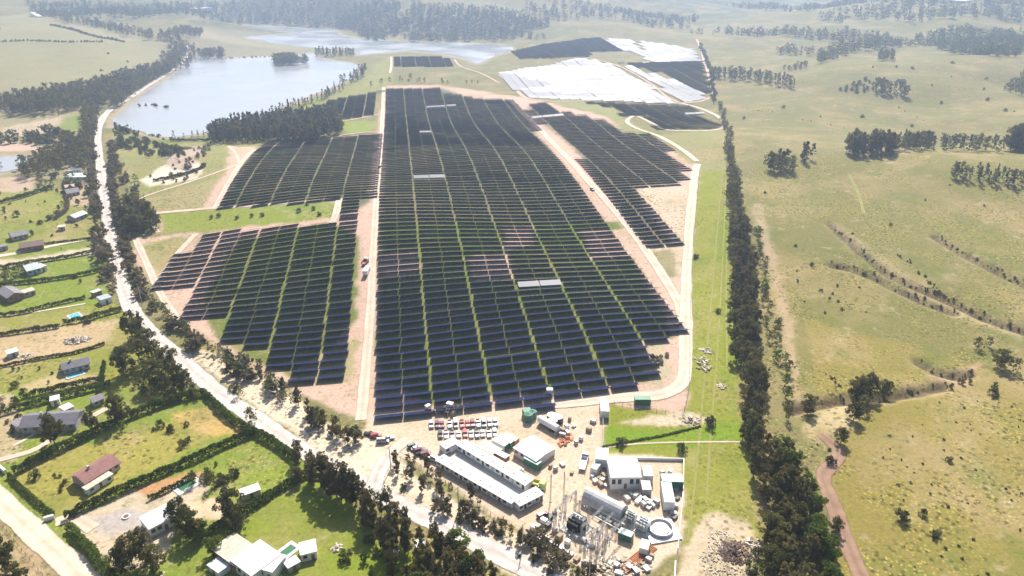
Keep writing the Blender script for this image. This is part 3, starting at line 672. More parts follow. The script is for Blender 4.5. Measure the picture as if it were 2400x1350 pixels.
def line(pix, sp, h0, h1, kinds, label, group, cat='tree', jit=1.0, seed=1, p=1.0, wide=1.0):
    P_, u = resample(wpath(pix), sp); rs = np.random.RandomState(seed)
    for q in P_:
        if rs.rand() > p: continue
        q = q+rs.normal(size=2)*jit; add(0, 0, rs.uniform(h0, h1), kinds[rs.randint(len(kinds))], label, group, cat, rs, xy=(float(q[0]), float(q[1])), wide=wide)
G1 = 'trees of the long windbreak beside the green strip'
belt([(1703,345),(1709,345),(1735,480),(1765,620),(1778,800),(1785,900),(1800,1060),(1850,1200),(1880,1300),(1900,1450),(1835,1450),(1795,1330),(1775,1200),(1762,1100),(1735,1025),(1729,900),(1722,800),(1714,650),(1707,500)], 4.3, 6.5, 12, ['euc','euc','euc','broad'],
     'dark eucalyptus in the dense windbreak beside the green strip', G1, seed=3, wide=1.1)
belt([(1790,1040),(1880,1090),(1920,1230),(1950,1400),(1890,1400),(1850,1220)], 5.0, 6.5, 12, ['euc','euc','lush'], 'dark eucalyptus in the dense windbreak beside the green strip', G1, seed=4, wide=1.1, p=.85)
belt([(1760,500),(1772,520),(1800,640),(1830,780),(1852,900),(1860,1000),(1830,1000),(1825,900),(1800,800),(1780,680)], 5.8, 4, 7, ['lush','broad'],
     'bushy green tree on the pasture side of the long windbreak', 'green trees on the pasture edge of the windbreak', seed=5, p=.7)
belt([(1880,1130),(1905,1130),(1935,1240),(1965,1400),(1925,1400),(1900,1240)], 3.6, 4, 8, ['lush'], 'bushy green tree on the pasture side of the long windbreak', 'green trees on the pasture edge of the windbreak', seed=6, wide=1.2)
# left of the main road
G2 = 'roadside trees between the plots and the main road'
belt([(210,265),(228,262),(222,340),(224,430),(240,520),(258,600),(280,690),(258,690),(235,600),(222,520),(208,420)], 4.6, 5.5, 9, ['euc','euc','scrub'], 'tall dark tree lining the plot side of the main road', G2, seed=8, p=.85)
G3 = 'big dark trees where the plots meet the main road bend'
for x, y, h, kd, lb in ((318,800,19,'broad','big dark crown at the top of the roadside clump by the bend'),(352,850,20,'broad','broad dark tree in the middle of the roadside clump by the bend'),
        (395,880,17,'broad','dark tree in the lower half of the roadside clump by the bend'),(428,915,15,'broad','dark tree at the road end of the roadside clump by the bend'),
        (298,880,17,'broad','rounded dark tree standing just left of the big roadside clump'),(335,790,16,'euc','slimmer dark tree nearest the bend of the main road'),
        (370,905,16,'broad','dark tree between the lawn and the roadside clump'),(410,905,14,'euc','thin dark tree on the road side of the clump by the bend')):
    add(x, y, h*.82, kd, lb, G3)
# right of the main road: scrubby belt
G4 = 'brownish scrub trees between the main road and the solar field'
belt([(255,335),(275,335),(268,410),(283,480),(305,560),(330,650),(352,700),(330,705),(300,640),(275,540),(258,450)], 3.8, 2.5, 6, ['scrub','scrub','euc'], 'scrubby brownish tree between the main road and the solar field', G4, seed=9)
belt([(335,700),(370,720),(440,778),(560,850),(650,905),(740,975),(820,1020),(870,1050),(850,1065),(760,1015),(640,935),(540,875),(430,800),(360,745)], 4.0, 3.5, 7, ['scrub','bush','euc','broad'], 'scrubby brownish tree between the main road and the solar field', G4, seed=10, p=.8)
for x, y, h in ((640,905,7),(665,925,8),(700,950,9),(722,975,8),(735,1000,9),(760,1000,8),(790,1025,9),(815,1040,8),(835,1035,7),(700,1080,9),(560,930,6),(590,990,7),(695,1090,8),(610,870,6),(575,870,7)):
    add(x, y, h, 'euc' if h > 7 else 'broad', 'small dark tree in the scrub belt beside the solar field' if y < 1045 else None or 'small dark tree in the scrub belt beside the solar field', G4)
belt([(300,490),(330,478),(362,520),(372,545),(330,552),(305,548),(295,520)], 5, 9, 13, ['broad'], 'dark rounded tree in the clump at the left end of the green strip', 'clump of trees at the left end of the green strip', seed=11)
belt([(262,350),(300,400),(330,440),(300,470),(282,440),(265,400)], 7, 3, 6, ['scrub','broad'], 'scrubby tree between the lake and the dirt pit', 'scrub between the lake and the dirt pit', seed=12, p=.8)
belt([(262,290),(300,310),(380,340),(420,345),(440,370),(380,380),(320,360),(280,350)], 7, 3, 7, ['bush','broad'], 'bush on the grassy bank below the lake', 'bushes on the grassy bank below the lake', cat='shrub', seed=13, p=.7)
# bottom centre, both sides of the road
G5 = 'tall dark trees on the plot side of the main road'
for i, (x, y, h) in enumerate(((735,1125,12),(752,1140,14),(770,1150,15),(790,1165,15),(812,1175,15),(835,1178,14),(850,1190,12),(775,1168,11),(800,1180,12),(735,1140,10),(825,1186,12))):
    add(x, y, h, 'euc', 'tall dark tree in the block above the bright green lawn', 'block of tall trees above the bright green lawn', wide=1.05)
belt([(850,1210),(905,1200),(960,1240),(1040,1280),(1120,1320),(1200,1380),(1180,1480),(1000,1440),(930,1380),(880,1310),(850,1260)], 4.4, 9, 14, ['euc','euc','euc','euc','lush'], 'tall dark tree in the wood at the bottom beside the road', 'wood at the bottom between lawn and road', seed=14, p=.9, wide=.85)
G6 = 'trees between the main road and the construction yard'
belt([(925,1075),(960,1072),(1010,1110),(1100,1165),(1190,1220),(1290,1290),(1400,1360),(1450,1400),(1400,1420),(1290,1340),(1190,1280),(1080,1225),(980,1165),(925,1110)], 4.3, 4, 8, ['euc','euc','scrub'], 'low dark tree between the main road and the construction yard', G6, seed=15, p=.85)
belt([(1030,1215),(1100,1250),(1180,1290),(1180,1310),(1090,1270)], 4.5, 5, 9, ['euc','broad'], 'low dark tree between the main road and the construction yard', G6, seed=16, p=.6)
# garden trees
for x, y, h, kd, lb in ((128,1040,15,'broad','tall purple-brown tree in front of the long grey-roofed house'),(218,1010,10,'broad','round dark tree right of the long grey-roofed house'),
        (282,992,16,'euc','tall thin-trunked tree beside the long hedge'),(280,985,13,'broad','leafy tree just behind the thin-trunked one by the hedge'),
        (310,1330,14,'broad','left one of the dark trees in front of the white flat roof'),(345,1318,15,'euc','pointed dark tree in front of the white flat roof'),(285,1345,11,'broad','lowest dark tree beside the corner hedge'),
        (362,1340,12,'broad','dark tree at the foot of the white flat roof'),(425,1235,13,'broad','brownish tree right of the white flat roof'),(455,1262,12,'broad','dark tree below the swimming pool plot'),
        (545,1222,15,'broad','tall brownish tree beside the small white shed roof'),(560,1250,10,'broad','dark low tree at the hedge below the brownish tree'),(15,1340,14,'broad','large dark tree at the bottom left corner'),
        (-20,1310,13,'broad','dark tree cut by the left edge beside the dirt lane'),(48,1370,9,'broad','small dark tree at the bottom edge left of the lane'),(505,1300,9,'lush','green tree behind the modern white house'),
        (470,1265,8,'lush','green tree above the modern white house'),(20,655,9,'lush','round green tree behind the grey gabled house'),(40,650,8,'lush','round green tree between two houses'),(55,640,8,'broad','green tree left of the blue-roofed house'),
        (15,668,9,'broad','green tree touching the grey gabled house'),(500,1140,7,'broad','small dark tree left of the brownish tree'),(455,1135,6,'broad','garden tree above the swimming pool'),
        (975,1375,10,'broad','tree at the bottom by the white cabin'),(700,1130,8,'broad','tree at the hedge corner by the main road'),(590,985,6,'euc','lone slim tree on the road edge by the hedge'),(150,490,7,'broad','narrow tree in the middle of the upper plot'),(290,1010,6,'lush','little tree under the thin-trunked one')):
    add(x, y, h*.86, kd, lb, None)
# gully / pasture trees on the right
for x, y, h, lb in ((1892,970,9,'slim dark tree at the gully by the windbreak'),(2000,985,8,'lone pyramid tree above the red track'),(2023,962,7,'slender dark tree right of the gully clump'),(2010,940,11,'left tree of the dark gully clump'),(2030,935,12,'middle tree of the dark gully clump'),(2072,930,8,'right tree of the dark gully clump'),
        (1970,1038,7,'dark tree right of the bend in the red track'),(1958,1246,6,'round dark tree between windbreak and red track'),(2345,862,9,'large round purple-brown tree near the right edge'),(2378,870,7,'smaller round tree touching the right edge'),(2290,818,6,'left one of the small pasture trees on the right'),(2318,812,5,'upper small pasture tree on the right')):
    add(x, y, h, 'broad', lb, None, wide=1.1)
def shr(x, y, h, lb, kind='bush'): add(x, y, h, kind, lb, None, 'shrub')
shr(1665,998,4.6,'round grey bush on the green strip by the dirt mound'); shr(1597,1056,3.6,'round grey bush below the perimeter road on the grass'); shr(1455,1042,3.4,'round dark bush in the small green field by the yard')
shr(2115,1218,4.0,'large round bush alone on the speckled pasture'); shr(2163,1207,2.6,'small dark bush right of the large round one'); shr(2190,1258,2.6,'small upright bush on the speckled pasture'); shr(2325,925,3.6,'low flat bush near the right edge above the speckled pasture')
shr(2225,1082,2.2,'lone dark bush high on the speckled pasture'); shr(1945,1085,3.2,'dark bush in the crook of the red track'); shr(1630,605,3,'dark bush at the top of the green strip'); shr(1683,733,2.5,'dark bush on the tracks in the green strip')
shr(552,915,3.5,'bush beside the road at the hedge corner'); shr(85,1120,3.5,'small bush beside the lane hedge'); shr(430,1045,3,'pale bush on the dry plot'); shr(400,1010,3,'dark bush at the top of the dry plot'); shr(375,1000,3,'bush beside the long hedge on the dry plot')
shr(575,1290,3,'round green shrub on the bright lawn'); shr(1530,843,2.5,'low bush beside the cable drums')
for i, (x, y) in enumerate(((495,512),(512,508),(555,513),(590,508),(615,506),(700,497),(735,492),(748,505),(720,480))):
    shr(x, y, 2.6, f'{ORD[i+1]} low bush from the left on the green strip between arrays')
# lake shore, islands and forests
FL = 'far'
def far(*a, **k): belt(*a, **k)
far([(490,318),(560,300),(620,292),(700,282),(770,280),(803,282),(803,312),(740,332),(650,332),(560,338),(492,338)], 5.2, 12, 18, ['pine','pine','euc'], 'dark conifer in the plantation between lake and arrays', 'plantation between the lake and the arrays', seed=21)
line([(415,325),(450,322),(480,322)], 6, 5, 9, ['pine'], 'conifer on the lake shore', 'conifers along the lake shore', seed=22)
line([(605,288),(640,272),(690,255),(740,240),(760,232),(800,212)], 5, 8, 13, ['pine'], 'conifer on the lake shore', 'conifers along the lake shore', seed=23, jit=2.5)
line([(810,200),(830,188),(850,175),(858,165)], 6, 10, 15, ['pine'], 'conifer on the lake shore', 'conifers along the lake shore', seed=24, jit=4)
belt([(642,154),(700,154),(702,146),(645,144)], 7, 13, 17, ['broad'], 'tree on the small lake island', 'trees on the lake islands', seed=25)
belt([(703,152),(722,150),(722,142),(705,142)], 8, 10, 14, ['broad'], 'tree on the small lake island', 'trees on the lake islands', seed=26)
belt([(740,134),(832,134),(832,127),(740,127)], 9, 12, 16, ['pine'], 'tree on the small lake island', 'trees on the lake islands', seed=27)
belt([(468,140),(522,136),(522,128),(468,130)], 10, 13, 16, ['broad'], 'tree on the lake peninsula', 'trees on the lake islands', seed=28)
line([(330,249),(350,247),(375,250),(392,252)], 5, 2, 4, ['bush'], 'low bush on the reed bank in the lake', 'bushes on the reed bank', cat='shrub', jit=3, seed=29)
belt([(10,262),(60,232),(150,220),(240,200),(300,185),(400,160),(415,165),(340,205),(290,240),(300,250),(220,258),(100,268),(20,272)], 8.5, 12, 19, ['euc','broad'], 'dark tree in the wood left of the lake', 'wood left of the lake', seed=30)
belt([(-300,240),(-20,245),(25,235),(15,260),(-300,275)], 9, 12, 18, ['euc','broad'], 'dark tree in the wood left of the lake', 'wood left of the lake', seed=31)
belt([(195,268),(228,262),(214,330),(205,400),(170,400),(60,425),(45,400),(130,360),(130,345),(200,330)], 6, 9, 14, ['euc','broad'], 'dark tree in the wood beside the pond', 'wood beside the pond', seed=32, p=.9)
belt([(-100,315),(60,318),(140,310),(180,330),(100,345),(-100,335)], 8, 6, 10, ['broad','bush'], 'tree in the loose row above the pond', 'loose trees above the pond', seed=33, p=.6)
line([(0,400),(60,392),(95,372)], 6, 7, 10, ['broad'], 'tree on the pond edge', 'trees on the pond edge', seed=34, p=.7)
line([(60,262),(90,280),(140,270)], 10, 6, 9, ['broad'], 'tree in the loose row above the pond', 'loose trees above the pond', seed=35)
belt([(60,420),(160,410),(215,415),(225,470),(150,450),(70,440)], 8, 4, 7, ['broad','bush'], 'garden tree among the upper plots', 'garden trees among the upper plots', seed=36, p=.35)
line([(430,165),(448,140),(450,118),(432,110)], 9, 10, 14, ['euc'], 'roadside tree at the far end of the lake', 'roadside trees at the far end of the lake', seed=37, jit=3)
line([(395,172),(410,140),(425,118),(400,100),(330,88),(270,75),(220,60),(150,45),(90,40)], 8, 12, 18, ['euc','broad'], 'dark tree in the belt following the far road', 'tree belt following the far road', seed=38, jit=8)
line([(395,165),(415,135),(420,108),(330,82),(250,66),(160,45)], 9, 11, 16, ['euc','broad'], 'dark tree in the belt following the far road', 'tree belt following the far road', seed=39, jit=9)
belt([(390,88),(470,88),(475,74),(400,72)], 11, 9, 13, ['broad'], 'tree in the far copse above the lake', 'far copse above the lake', seed=40)
line([(0,98),(80,96),(160,99),(240,99)], 4.5, 2.5, 4, ['bush'], 'bush in the far pasture hedge line', 'far pasture hedge line', cat='shrub', seed=41)
line([(120,60),(200,80),(290,99)], 5, 3, 5, ['bush'], 'bush in the far pasture hedge line', 'far pasture hedge line', cat='shrub', seed=42)
line([(950,190),(1000,193),(1060,196),(1120,197)], 8, 4, 7, ['broad'], 'tree on the bank above the central array', 'trees on the bank above the central array', seed=43, p=.8, jit=4)
line([(870,202),(900,196),(925,192),(960,186)], 16, 6, 9, ['broad'], 'tree on the bank above the central array', 'trees on the bank above the central array', seed=44)
# right copses
def cop(poly, sp, h0, h1, lb, gr, seed, kinds=('euc','broad','pine')): belt(poly, sp, h0, h1, list(kinds), lb, gr, seed=seed)
cop([(1795,405),(1850,412),(1868,396),(1840,384),(1805,390)], 5.5, 11, 15, 'dark tree in the copse nearest the top of the windbreak', 'copse nearest the top of the windbreak', 50)
cop([(1875,385),(1908,384),(1908,374),(1878,374)], 6, 13, 17, 'tall pointed tree in the pair beside the copse', 'tall pair beside the copse', 51, ('pine',))
cop([(1980,368),(2092,368),(2095,350),(1985,352)], 6, 13, 18, 'dark tree in the large copse on the right pasture', 'large copse on the right pasture', 52)
cop([(2095,358),(2188,354),(2190,342),(2098,344)], 7.5, 11, 16, 'dark tree in the row continuing the large copse', 'row continuing the large copse', 53)
cop([(2200,356),(2250,356),(2352,360),(2352,348),(2205,344)], 8, 11, 15, 'thin dark tree in the open row near the right edge', 'open row of trees near the right edge', 54, ('euc','pine'))
cop([(2362,360),(2470,362),(2470,340),(2368,340)], 7, 18, 23, 'tall dark tree at the right edge', 'tall dark trees at the right edge', 55, ('broad','euc'))
cop([(2218,424),(2300,436),(2460,448),(2460,425),(2300,414),(2225,410)], 5, 9, 12, 'dark pointed tree in the plantation strip at the right edge', 'plantation strip at the right edge', 56, ('pine','pine','euc'))
cop([(2045,222),(2130,232),(2130,218),(2050,208)], 6.5, 11, 14, 'dark tree in the oval hilltop copse', 'oval hilltop copse', 57)
cop([(2056,142),(2102,144),(2100,134),(2060,132)], 8, 11, 15, 'tree in the small copse on the far hill', 'small copse on the far hill', 58)
cop([(1668,184),(1750,192),(1868,212),(1862,198),(1760,180),(1670,172)], 8, 11, 15, 'dark tree in the long copse right of the far arrays', 'long copse right of the far arrays', 59)
line([(1705,345),(1700,300),(1690,262),(1672,235)], 8, 5, 8, ['broad'], 'tree in the thin line along the far perimeter', 'thin tree line along the far perimeter', seed=60, jit=1.5)
line([(1672,235),(1668,180),(1655,140),(1640,105)], 10, 4, 6, ['bush'], 'bush in the thin line along the far perimeter', 'bushes along the far perimeter', cat='shrub', seed=61, jit=1.5)
belt([(1830,165),(1890,150),(1890,162),(1850,168)], 9, 6, 9, ['broad'], 'tree in the scrub on the far slope', 'scrub on the far slope', seed=62)
belt([(1950,212),(2040,185),(2140,195),(2050,205),(2040,220)], 10, 3, 6, ['scrub'], 'scrub around the oval hilltop copse', 'scrub around the oval copse', cat='shrub', seed=63)
belt([(2340,215),(2420,160),(2420,215),(2400,235)], 11, 10, 14, ['broad'], 'tree in the wood at the far right edge', 'wood at the far right edge', seed=64)
# gullies full of bushes
GL = 'low bushes filling the pasture gullies'
for i, pp in enumerate(([(1947,524),(1985,560),(2030,600),(2080,640),(2130,665),(2190,690)], [(2190,675),(2240,710),(2310,745),(2400,775)], [(1950,620),(2000,630),(2050,650),(2110,680),(2180,712),(2235,732)],
        [(2195,555),(2250,590),(2330,630),(2420,675)], [(2000,625),(2040,640)], [(2155,848),(2190,868),(2230,880),(2270,878)], [(1940,880),(1970,905),(2000,930)], [(2100,925),(2150,915),(2210,905)], [(1900,945),(1975,938)],
        [(1895,1035),(1950,1055)], [(2110,600),(2170,650)], [(2150,640),(2210,690)], [(2105,252),(2150,275),(2200,298),(2215,300)], [(1880,282),(1940,292),(1995,305)], [(1700,345),(1760,352),(1810,360)], [(1740,255),(1800,262),(1830,262)])):
    line(pp, 1.3 if pp[0][1] > 400 else 5, .4, 1.4, ['scrub','bush'], 'low dark bush in a gully on the right pasture', GL, cat='shrub', jit=.9, seed=70+i, p=.55)
line([(2230,905),(2300,905)], 3, 2, 4, ['lush'], 'low dark bush in a gully on the right pasture', GL, cat='shrub', jit=1.5, seed=90)
# scattered pasture bushes
belt([(1720,250),(2350,120),(2450,330),(2300,340),(2000,300),(1800,330)], 34, 1.5, 4, ['bush','scrub'], 'small bush dotted over the far right pasture', 'bushes dotted over the right pasture', cat='shrub', seed=92, p=.22)
belt([(1780,420),(2450,380),(2450,900),(1900,930)], 26, .9, 2.0, ['bush','scrub'], 'small bush dotted over the near right pasture', 'bushes dotted over the right pasture', cat='shrub', seed=93, p=.18)
belt([(1860,620),(2050,650),(2030,760),(1880,760)], 7, .8, 1.5, ['bush','scrub'], 'small bush dotted over the near right pasture', 'bushes dotted over the right pasture', cat='shrub', seed=94, p=.25)
belt([(2050,960),(2450,900),(2450,1400),(2080,1400)], 5, .4, .9, ['bush','scrub'], 'small bush dotted over the near right pasture', 'bushes dotted over the right pasture', cat='shrub', seed=95, p=.3)
belt([(0,40),(60,110),(380,130),(300,180),(0,170)], 60, 2, 4, ['bush'], 'bush dotted over the far left pasture', 'bushes dotted over the far left pasture', cat='shrub', seed=96, p=.5)
belt([(0,860),(150,850),(230,880),(100,930),(0,960)], 6, 1, 3, ['lush','bush'], 'garden shrub on the plots left of the road', 'garden shrubs left of the road', cat='shrub', seed=97, p=.5)
belt([(0,430),(200,430),(215,560),(150,560),(0,560)], 11, 1.5, 4.5, ['bush','broad','lush'], 'garden shrub on the plots left of the road', 'garden shrubs left of the road', cat='shrub', seed=98, p=.45)
belt([(90,560),(220,545),(120,650),(230,640),(260,770),(0,800),(0,700)], 10, 1, 3, ['bush','lush'], 'garden shrub on the plots left of the road', 'garden shrubs left of the road', cat='shrub', seed=99, p=.3)
belt([(-50,925),(30,935),(50,990),(20,1060),(-50,1050)], 4.5, 1, 3, ['scrub','bush','lush'], 'garden shrub on the plots left of the road', 'garden shrubs left of the road', cat='shrub', seed=101, p=.6)
belt([(115,1105),(150,1100),(165,1150),(130,1155)], 3, .8, 1.6, ['bush'], 'tiny orchard bush beside the red-roofed house', 'orchard bushes beside the red-roofed house', cat='shrub', seed=102, p=.8)
belt([(340,1000),(440,985),(450,1040),(400,1060)], 6, 1, 2.5, ['bush','scrub'], 'weedy bush on the dry plot', 'weedy bushes on the dry plot', cat='shrub', seed=103, p=.5)
belt([(480,1100),(520,1080),(570,1110),(520,1140),(480,1140)], 3.5, 1.5, 3.5, ['lush','bush'], 'garden shrub by the swimming pool plot', 'garden shrubs by the swimming pool', cat='shrub', seed=104, p=.8)
belt([(310,890),(440,900),(470,935),(360,960),(330,930)], 4.0, 3, 6, ['lush','broad'], 'leafy orchard tree on the lawn by the roadside clump', 'orchard on the lawn by the roadside clump', seed=105, p=.9)
belt([(860,1230),(1000,1290),(1100,1350),(1000,1400),(850,1330)], 4, 1.5, 3.5, ['lush','bush','scrub'], 'undergrowth bush in the wood at the bottom', 'undergrowth in the wood at the bottom', cat='shrub', seed=106, p=.5)
belt([(930,1090),(1400,1370),(1300,1360),(940,1160)], 4, 1, 2.5, ['scrub','bush'], 'dry bush between the main road and the yard', 'dry bushes between road and yard', cat='shrub', seed=107, p=.5)
belt([(800,1250),(870,1210),(900,1350),(820,1370)], 4, 2, 5, ['lush','bush'], 'undergrowth bush in the wood at the bottom', 'undergrowth in the wood at the bottom', cat='shrub', seed=108, p=.5)
belt([(340,420),(400,395),(470,345),(500,345),(480,400),(420,440)], 6, 1.5, 4, ['scrub'], 'scrub bush around the dirt pit', 'scrub around the dirt pit', cat='shrub', seed=109, p=.5)
belt([(1740,1300),(1790,1290),(1800,1400),(1750,1400)], 4, 2, 4, ['lush','bush'], 'bush beside the debris heap', 'bushes beside the debris heap', cat='shrub', seed=110)
def far_wood():
    """woods of the far hills, one mass"""
    rs = np.random.RandomState(77); out = []
    def reg(poly, sp, h, p=1.0):
        P_ = np.array(poly, float); x, y, z = at(P_[:, 0], P_[:, 1]); W_ = np.stack([x, y], 1)
        X, Y = np.meshgrid(np.arange(x.min(), x.max(), sp), np.arange(y.min(), y.max(), sp)); X = X.ravel()+rs.uniform(-.5, .5, X.size)*sp; Y = Y.ravel()+rs.uniform(-.5, .5, X.size)*sp
        k = inpoly(X, Y, W_) & (fbm(X/60, Y/60, 3) > 1-p) & (rs.rand(X.size) < .95); 
        for a, b in zip(X[k], Y[k]): out.append((a, b, h*rs.uniform(.7, 1.25)))
    reg([(800,50),(860,96),(940,98),(1100,100),(1180,96),(1230,80),(1300,60),(1150,28),(1000,20),(880,12)], 12, 15, .68)
    reg([(580,55),(700,62),(800,70),(860,50),(900,6),(640,6)], 15, 15, .70)
    reg([(80,40),(300,50),(470,42),(640,48),(600,6),(60,6)], 17, 14, .66)
    reg([(1180,40),(1400,45),(1620,70),(1640,40),(1400,12),(1200,8)], 16, 13, .57)
    reg([(1600,80),(1830,85),(1950,100),(2080,110),(2120,100),(1950,82),(1800,70)], 14, 13, .66)
    reg([(1920,150),(2060,118),(2150,108),(2340,140),(2420,130),(2420,80),(2250,70),(2120,95),(1990,112),(1915,138)], 13, 14, .76)
    reg([(2000,60),(2420,60),(2420,12),(1700,12)], 18, 15, .6)
    reg([(1800,120),(1900,115),(1920,128),(1850,132)], 13, 11, .7)
    reg([(1210,88),(1280,92),(1270,82),(1200,80)], 11, 9, .8)
    o = np.array(out); z = T(o[:, 0], o[:, 1]); Vs = []; Ts = []; n = len(o)
    print('far wood', n)
    for i in range(4):
        V, F_, tn = VAR[['broad', 'euc', 'broad', 'pine'][i]][i]['vlo']; k = np.arange(n) % 4 == i; q = o[k]; zz = z[k]; a = rs.uniform(0, 6.28, k.sum())
        c, s = np.cos(a)[:, None], np.sin(a)[:, None]; h = q[:, 2:3]; w = h*rs.uniform(1.0, 1.5, (len(q), 1))*(1.0 if i != 1 else 1.6)
        X = q[:, 0:1]+w*(V[:, 0]*c-V[:, 1]*s); Y = q[:, 1:2]+w*(V[:, 0]*s+V[:, 1]*c); Z = zz[:, None]+h*V[:, 2]
        Vs.append(np.stack([X.ravel(), Y.ravel(), Z.ravel()], 1)); t = np.repeat(rs.uniform(0, .6, (len(q), 1)), len(V), 1)*.7+.5*tn[None, :, 0]; t = t.ravel(); Ts.append(np.stack([t, t, t, t*0+1], 1))
    V = np.vstack(Vs); tag(mesh_np('woodland', V, np.arange(len(V)).reshape(-1, 4), LM['pine'], attr={'tint': np.vstack(Ts)}), 'hazy woods covering the far hills behind the river', 'woodland', kind='stuff')
line([(285,296),(330,312),(380,324),(430,328)], 4, 1, 3, ['bush','lush'], 'low bush on the near lake shore', 'bushes on the near lake shore', cat='shrub', jit=2.5, seed=120)
line([(440,138),(500,140),(560,136),(640,134)], 7, 1.5, 3, ['bush'], 'low bush on the far lake shore', 'bushes on the far lake shore', cat='shrub', jit=2, seed=121)
far_wood()
def place(L, cat, name, nmax, lo_name, lo_label, lo_group):
    for d in L: d['s'] = d['h']/proj(d['x'], d['y'], d['z'])[2]
    def vis(d):
        px, py, _ = proj(d['x'], d['y'], d['z']); return -60 < px < 2460 and py < 1350+1700*d['s']*.9
    V_ = [d for d in L if vis(d)]; V_.sort(key=lambda d: -d['s']); nr = V_[:nmax]; rest = V_[nmax:]
    cnt = {}
    for d in nr: cnt[d['label']] = cnt.get(d['label'], 0)+1
    for d in nr:
        v = VAR[d['kind']][d['var']]; o = bpy.data.objects.new(name, v['cm'] if name == 'shrub' else None); COL.objects.link(o)
        o.location = (d['x'], d['y'], d['z']-.1); o.rotation_euler = (d['tilt'], d['tilt']*.7, d['rot']); h = d['h']; o.scale = (h*d['wide'], h*d['wide'], h)
        o['label'] = d['label']; o['category'] = cat
        if d['group']: o['group'] = d['group']
        if name != 'shrub':
            c = bpy.data.objects.new('crown', v['cm']); COL.objects.link(c); c.parent = o
        t = bpy.data.objects.new('trunk', v['tm']); COL.objects.link(t); t.parent = o
    bym = {}
    for d in rest: bym.setdefault((d['kind']), []).append(d)
    Vs = []; Ts = []; mats = []; midx = []
    for kd, ds in bym.items():
        mats.append(LM[kd]); 
        for d in ds:
            V, F_, tn = VAR[kd][d['var']]['lo' if d['s'] > .008 else 'vlo' if kd in ('bush','scrub') or d['s'] < .004 else 'lo']
            c, s = math.cos(d['rot']), math.sin(d['rot']); w = d['h']*d['wide']
            Vs.append(np.stack([d['x']+w*(V[:, 0]*c-V[:, 1]*s), d['y']+w*(V[:, 0]*s+V[:, 1]*c), d['z']+d['h']*V[:, 2]-.1], 1))
            tt = np.clip(tn*.8+np.array([[d['rot']/6.28*.5]*3+[0]]), 0, 1); Ts.append(tt); midx.append(np.full(len(V)//4, len(mats)-1))
    if Vs:
        V = np.vstack(Vs); o = mesh_np(lo_name, V, np.arange(len(V)).reshape(-1, 4), None, attr={'tint': np.vstack(Ts)})
        for m in mats: o.data.materials.append(m)
        o.data.polygons.foreach_set('material_index', np.concatenate(midx).astype(np.int32)); tag(o, lo_label, cat, lo_group, 'stuff')
    print(name, len(nr), len(rest))
place(TREES, 'tree', 'tree', 300, 'trees', 'distant trees of the belts, shores and copses', 'more distant trees')
place(SHRUBS, 'shrub', 'shrub', 300, 'shrubs', 'scattered small bushes of the pastures and plots', 'more distant bushes')
# hedges
def hedge(pix, w, h, label, kind='hedge', dens=34):
    P_, u = resample(wpath(pix), .5); L = u[-1]; n = int(L*w*dens*.5+60); rs = np.random.RandomState(int(pix[0][0]*7+pix[0][1]) % 9999+1)
    k = rs.randint(0, len(P_), n); t = np.gradient(P_, axis=0); t /= np.hypot(t[:, 0], t[:, 1])[:, None]; nr = np.stack([-t[:, 1], t[:, 0]], 1)
    ww = w*(.7+.6*fbm(u/4, u*0, 2)); hh = h*(.65+.7*fbm(u/3+9, u*0, 2))
    s = rs.uniform(-1, 1, n); zz = rs.uniform(.1, 1, n)**.6; C2 = P_[k]+nr[k]*(s*ww[k]/2*np.sqrt(1.05-zz**3))[:, None]
    C = np.stack([C2[:, 0], C2[:, 1], T(C2[:, 0], C2[:, 1])+zz*hh[k]], 1)
    V = cards(C, .38, rs); tn = np.clip(.35*fbm(C[:, 0]/3, C[:, 1]/3, 2)+rs.uniform(0, .7, n), 0, 1); tn = np.repeat(tn, 4)
    o = mesh_np('hedge', V, np.arange(len(V)).reshape(-1, 4), LM[kind], attr={'tint': np.stack([tn, tn, tn, tn*0+1], 1)}); tag(o, label, 'hedge', 'hedges between the house plots')
hedge([(35,1112),(120,1068),(220,1020),(320,975),(420,940),(478,925)], 3.2, 3.2, 'long dark hedge running from the dirt lane up to the main road')
hedge([(155,1218),(220,1185),(320,1140),(400,1105),(470,1075),(540,1042),(600,1018)], 3.0, 3.0, 'dark hedge between the red-roofed house plot and the pool plot')
hedge([(478,925),(500,945),(540,985),(590,1015),(640,1040),(700,1085)], 3.0, 3.0, 'dark hedge along the main road at the top of the dry plot')
hedge([(22,1118),(60,1155),(100,1190),(128,1212)], 1.6, 1.8, 'thin dark hedge along the dirt lane below the red-roofed house')
hedge([(165,1240),(200,1280),(240,1330),(270,1370)], 3.4, 2.8, 'bright clipped hedge along the dirt lane at the bottom', 'lush')
hedge([(470,1262),(520,1235),(580,1200),(640,1160),(700,1125),(735,1110)], 3.0, 2.6, 'dark hedge above the bright green lawn')
hedge([(50,935),(110,920),(180,905),(245,890)], 2.2, 2.4, 'dark hedge below the walled garden with the small house')
hedge([(0,975),(60,955),(120,940),(200,920),(260,905)], 2.6, 2.6, 'dark hedge above the long grey-roofed house')
hedge([(0,672),(60,665),(140,655),(220,640),(255,625)], 2.4, 2.2, 'dark hedge behind the grey gabled house')
hedge([(0,630),(60,620),(140,608),(225,592)], 2.2, 2.2, 'dark hedge above the blue-roofed house')
hedge([(0,742),(60,734),(120,718),(200,700)], 1.8, 2.0, 'patchy hedge below the grey gabled house', 'bush')
hedge([(150,760),(200,752),(250,738),(285,728)], 2.4, 2.6, 'dark hedge below the turquoise pool')
hedge([(0,788),(40,782),(80,776),(140,768)], 2.0, 2.0, 'patchy hedge above the bare plot', 'bush')
hedge([(0,862),(60,850),(120,838),(180,828),(245,808)], 1.4, 1.4, 'thin hedge line below the bare plot', 'bush')
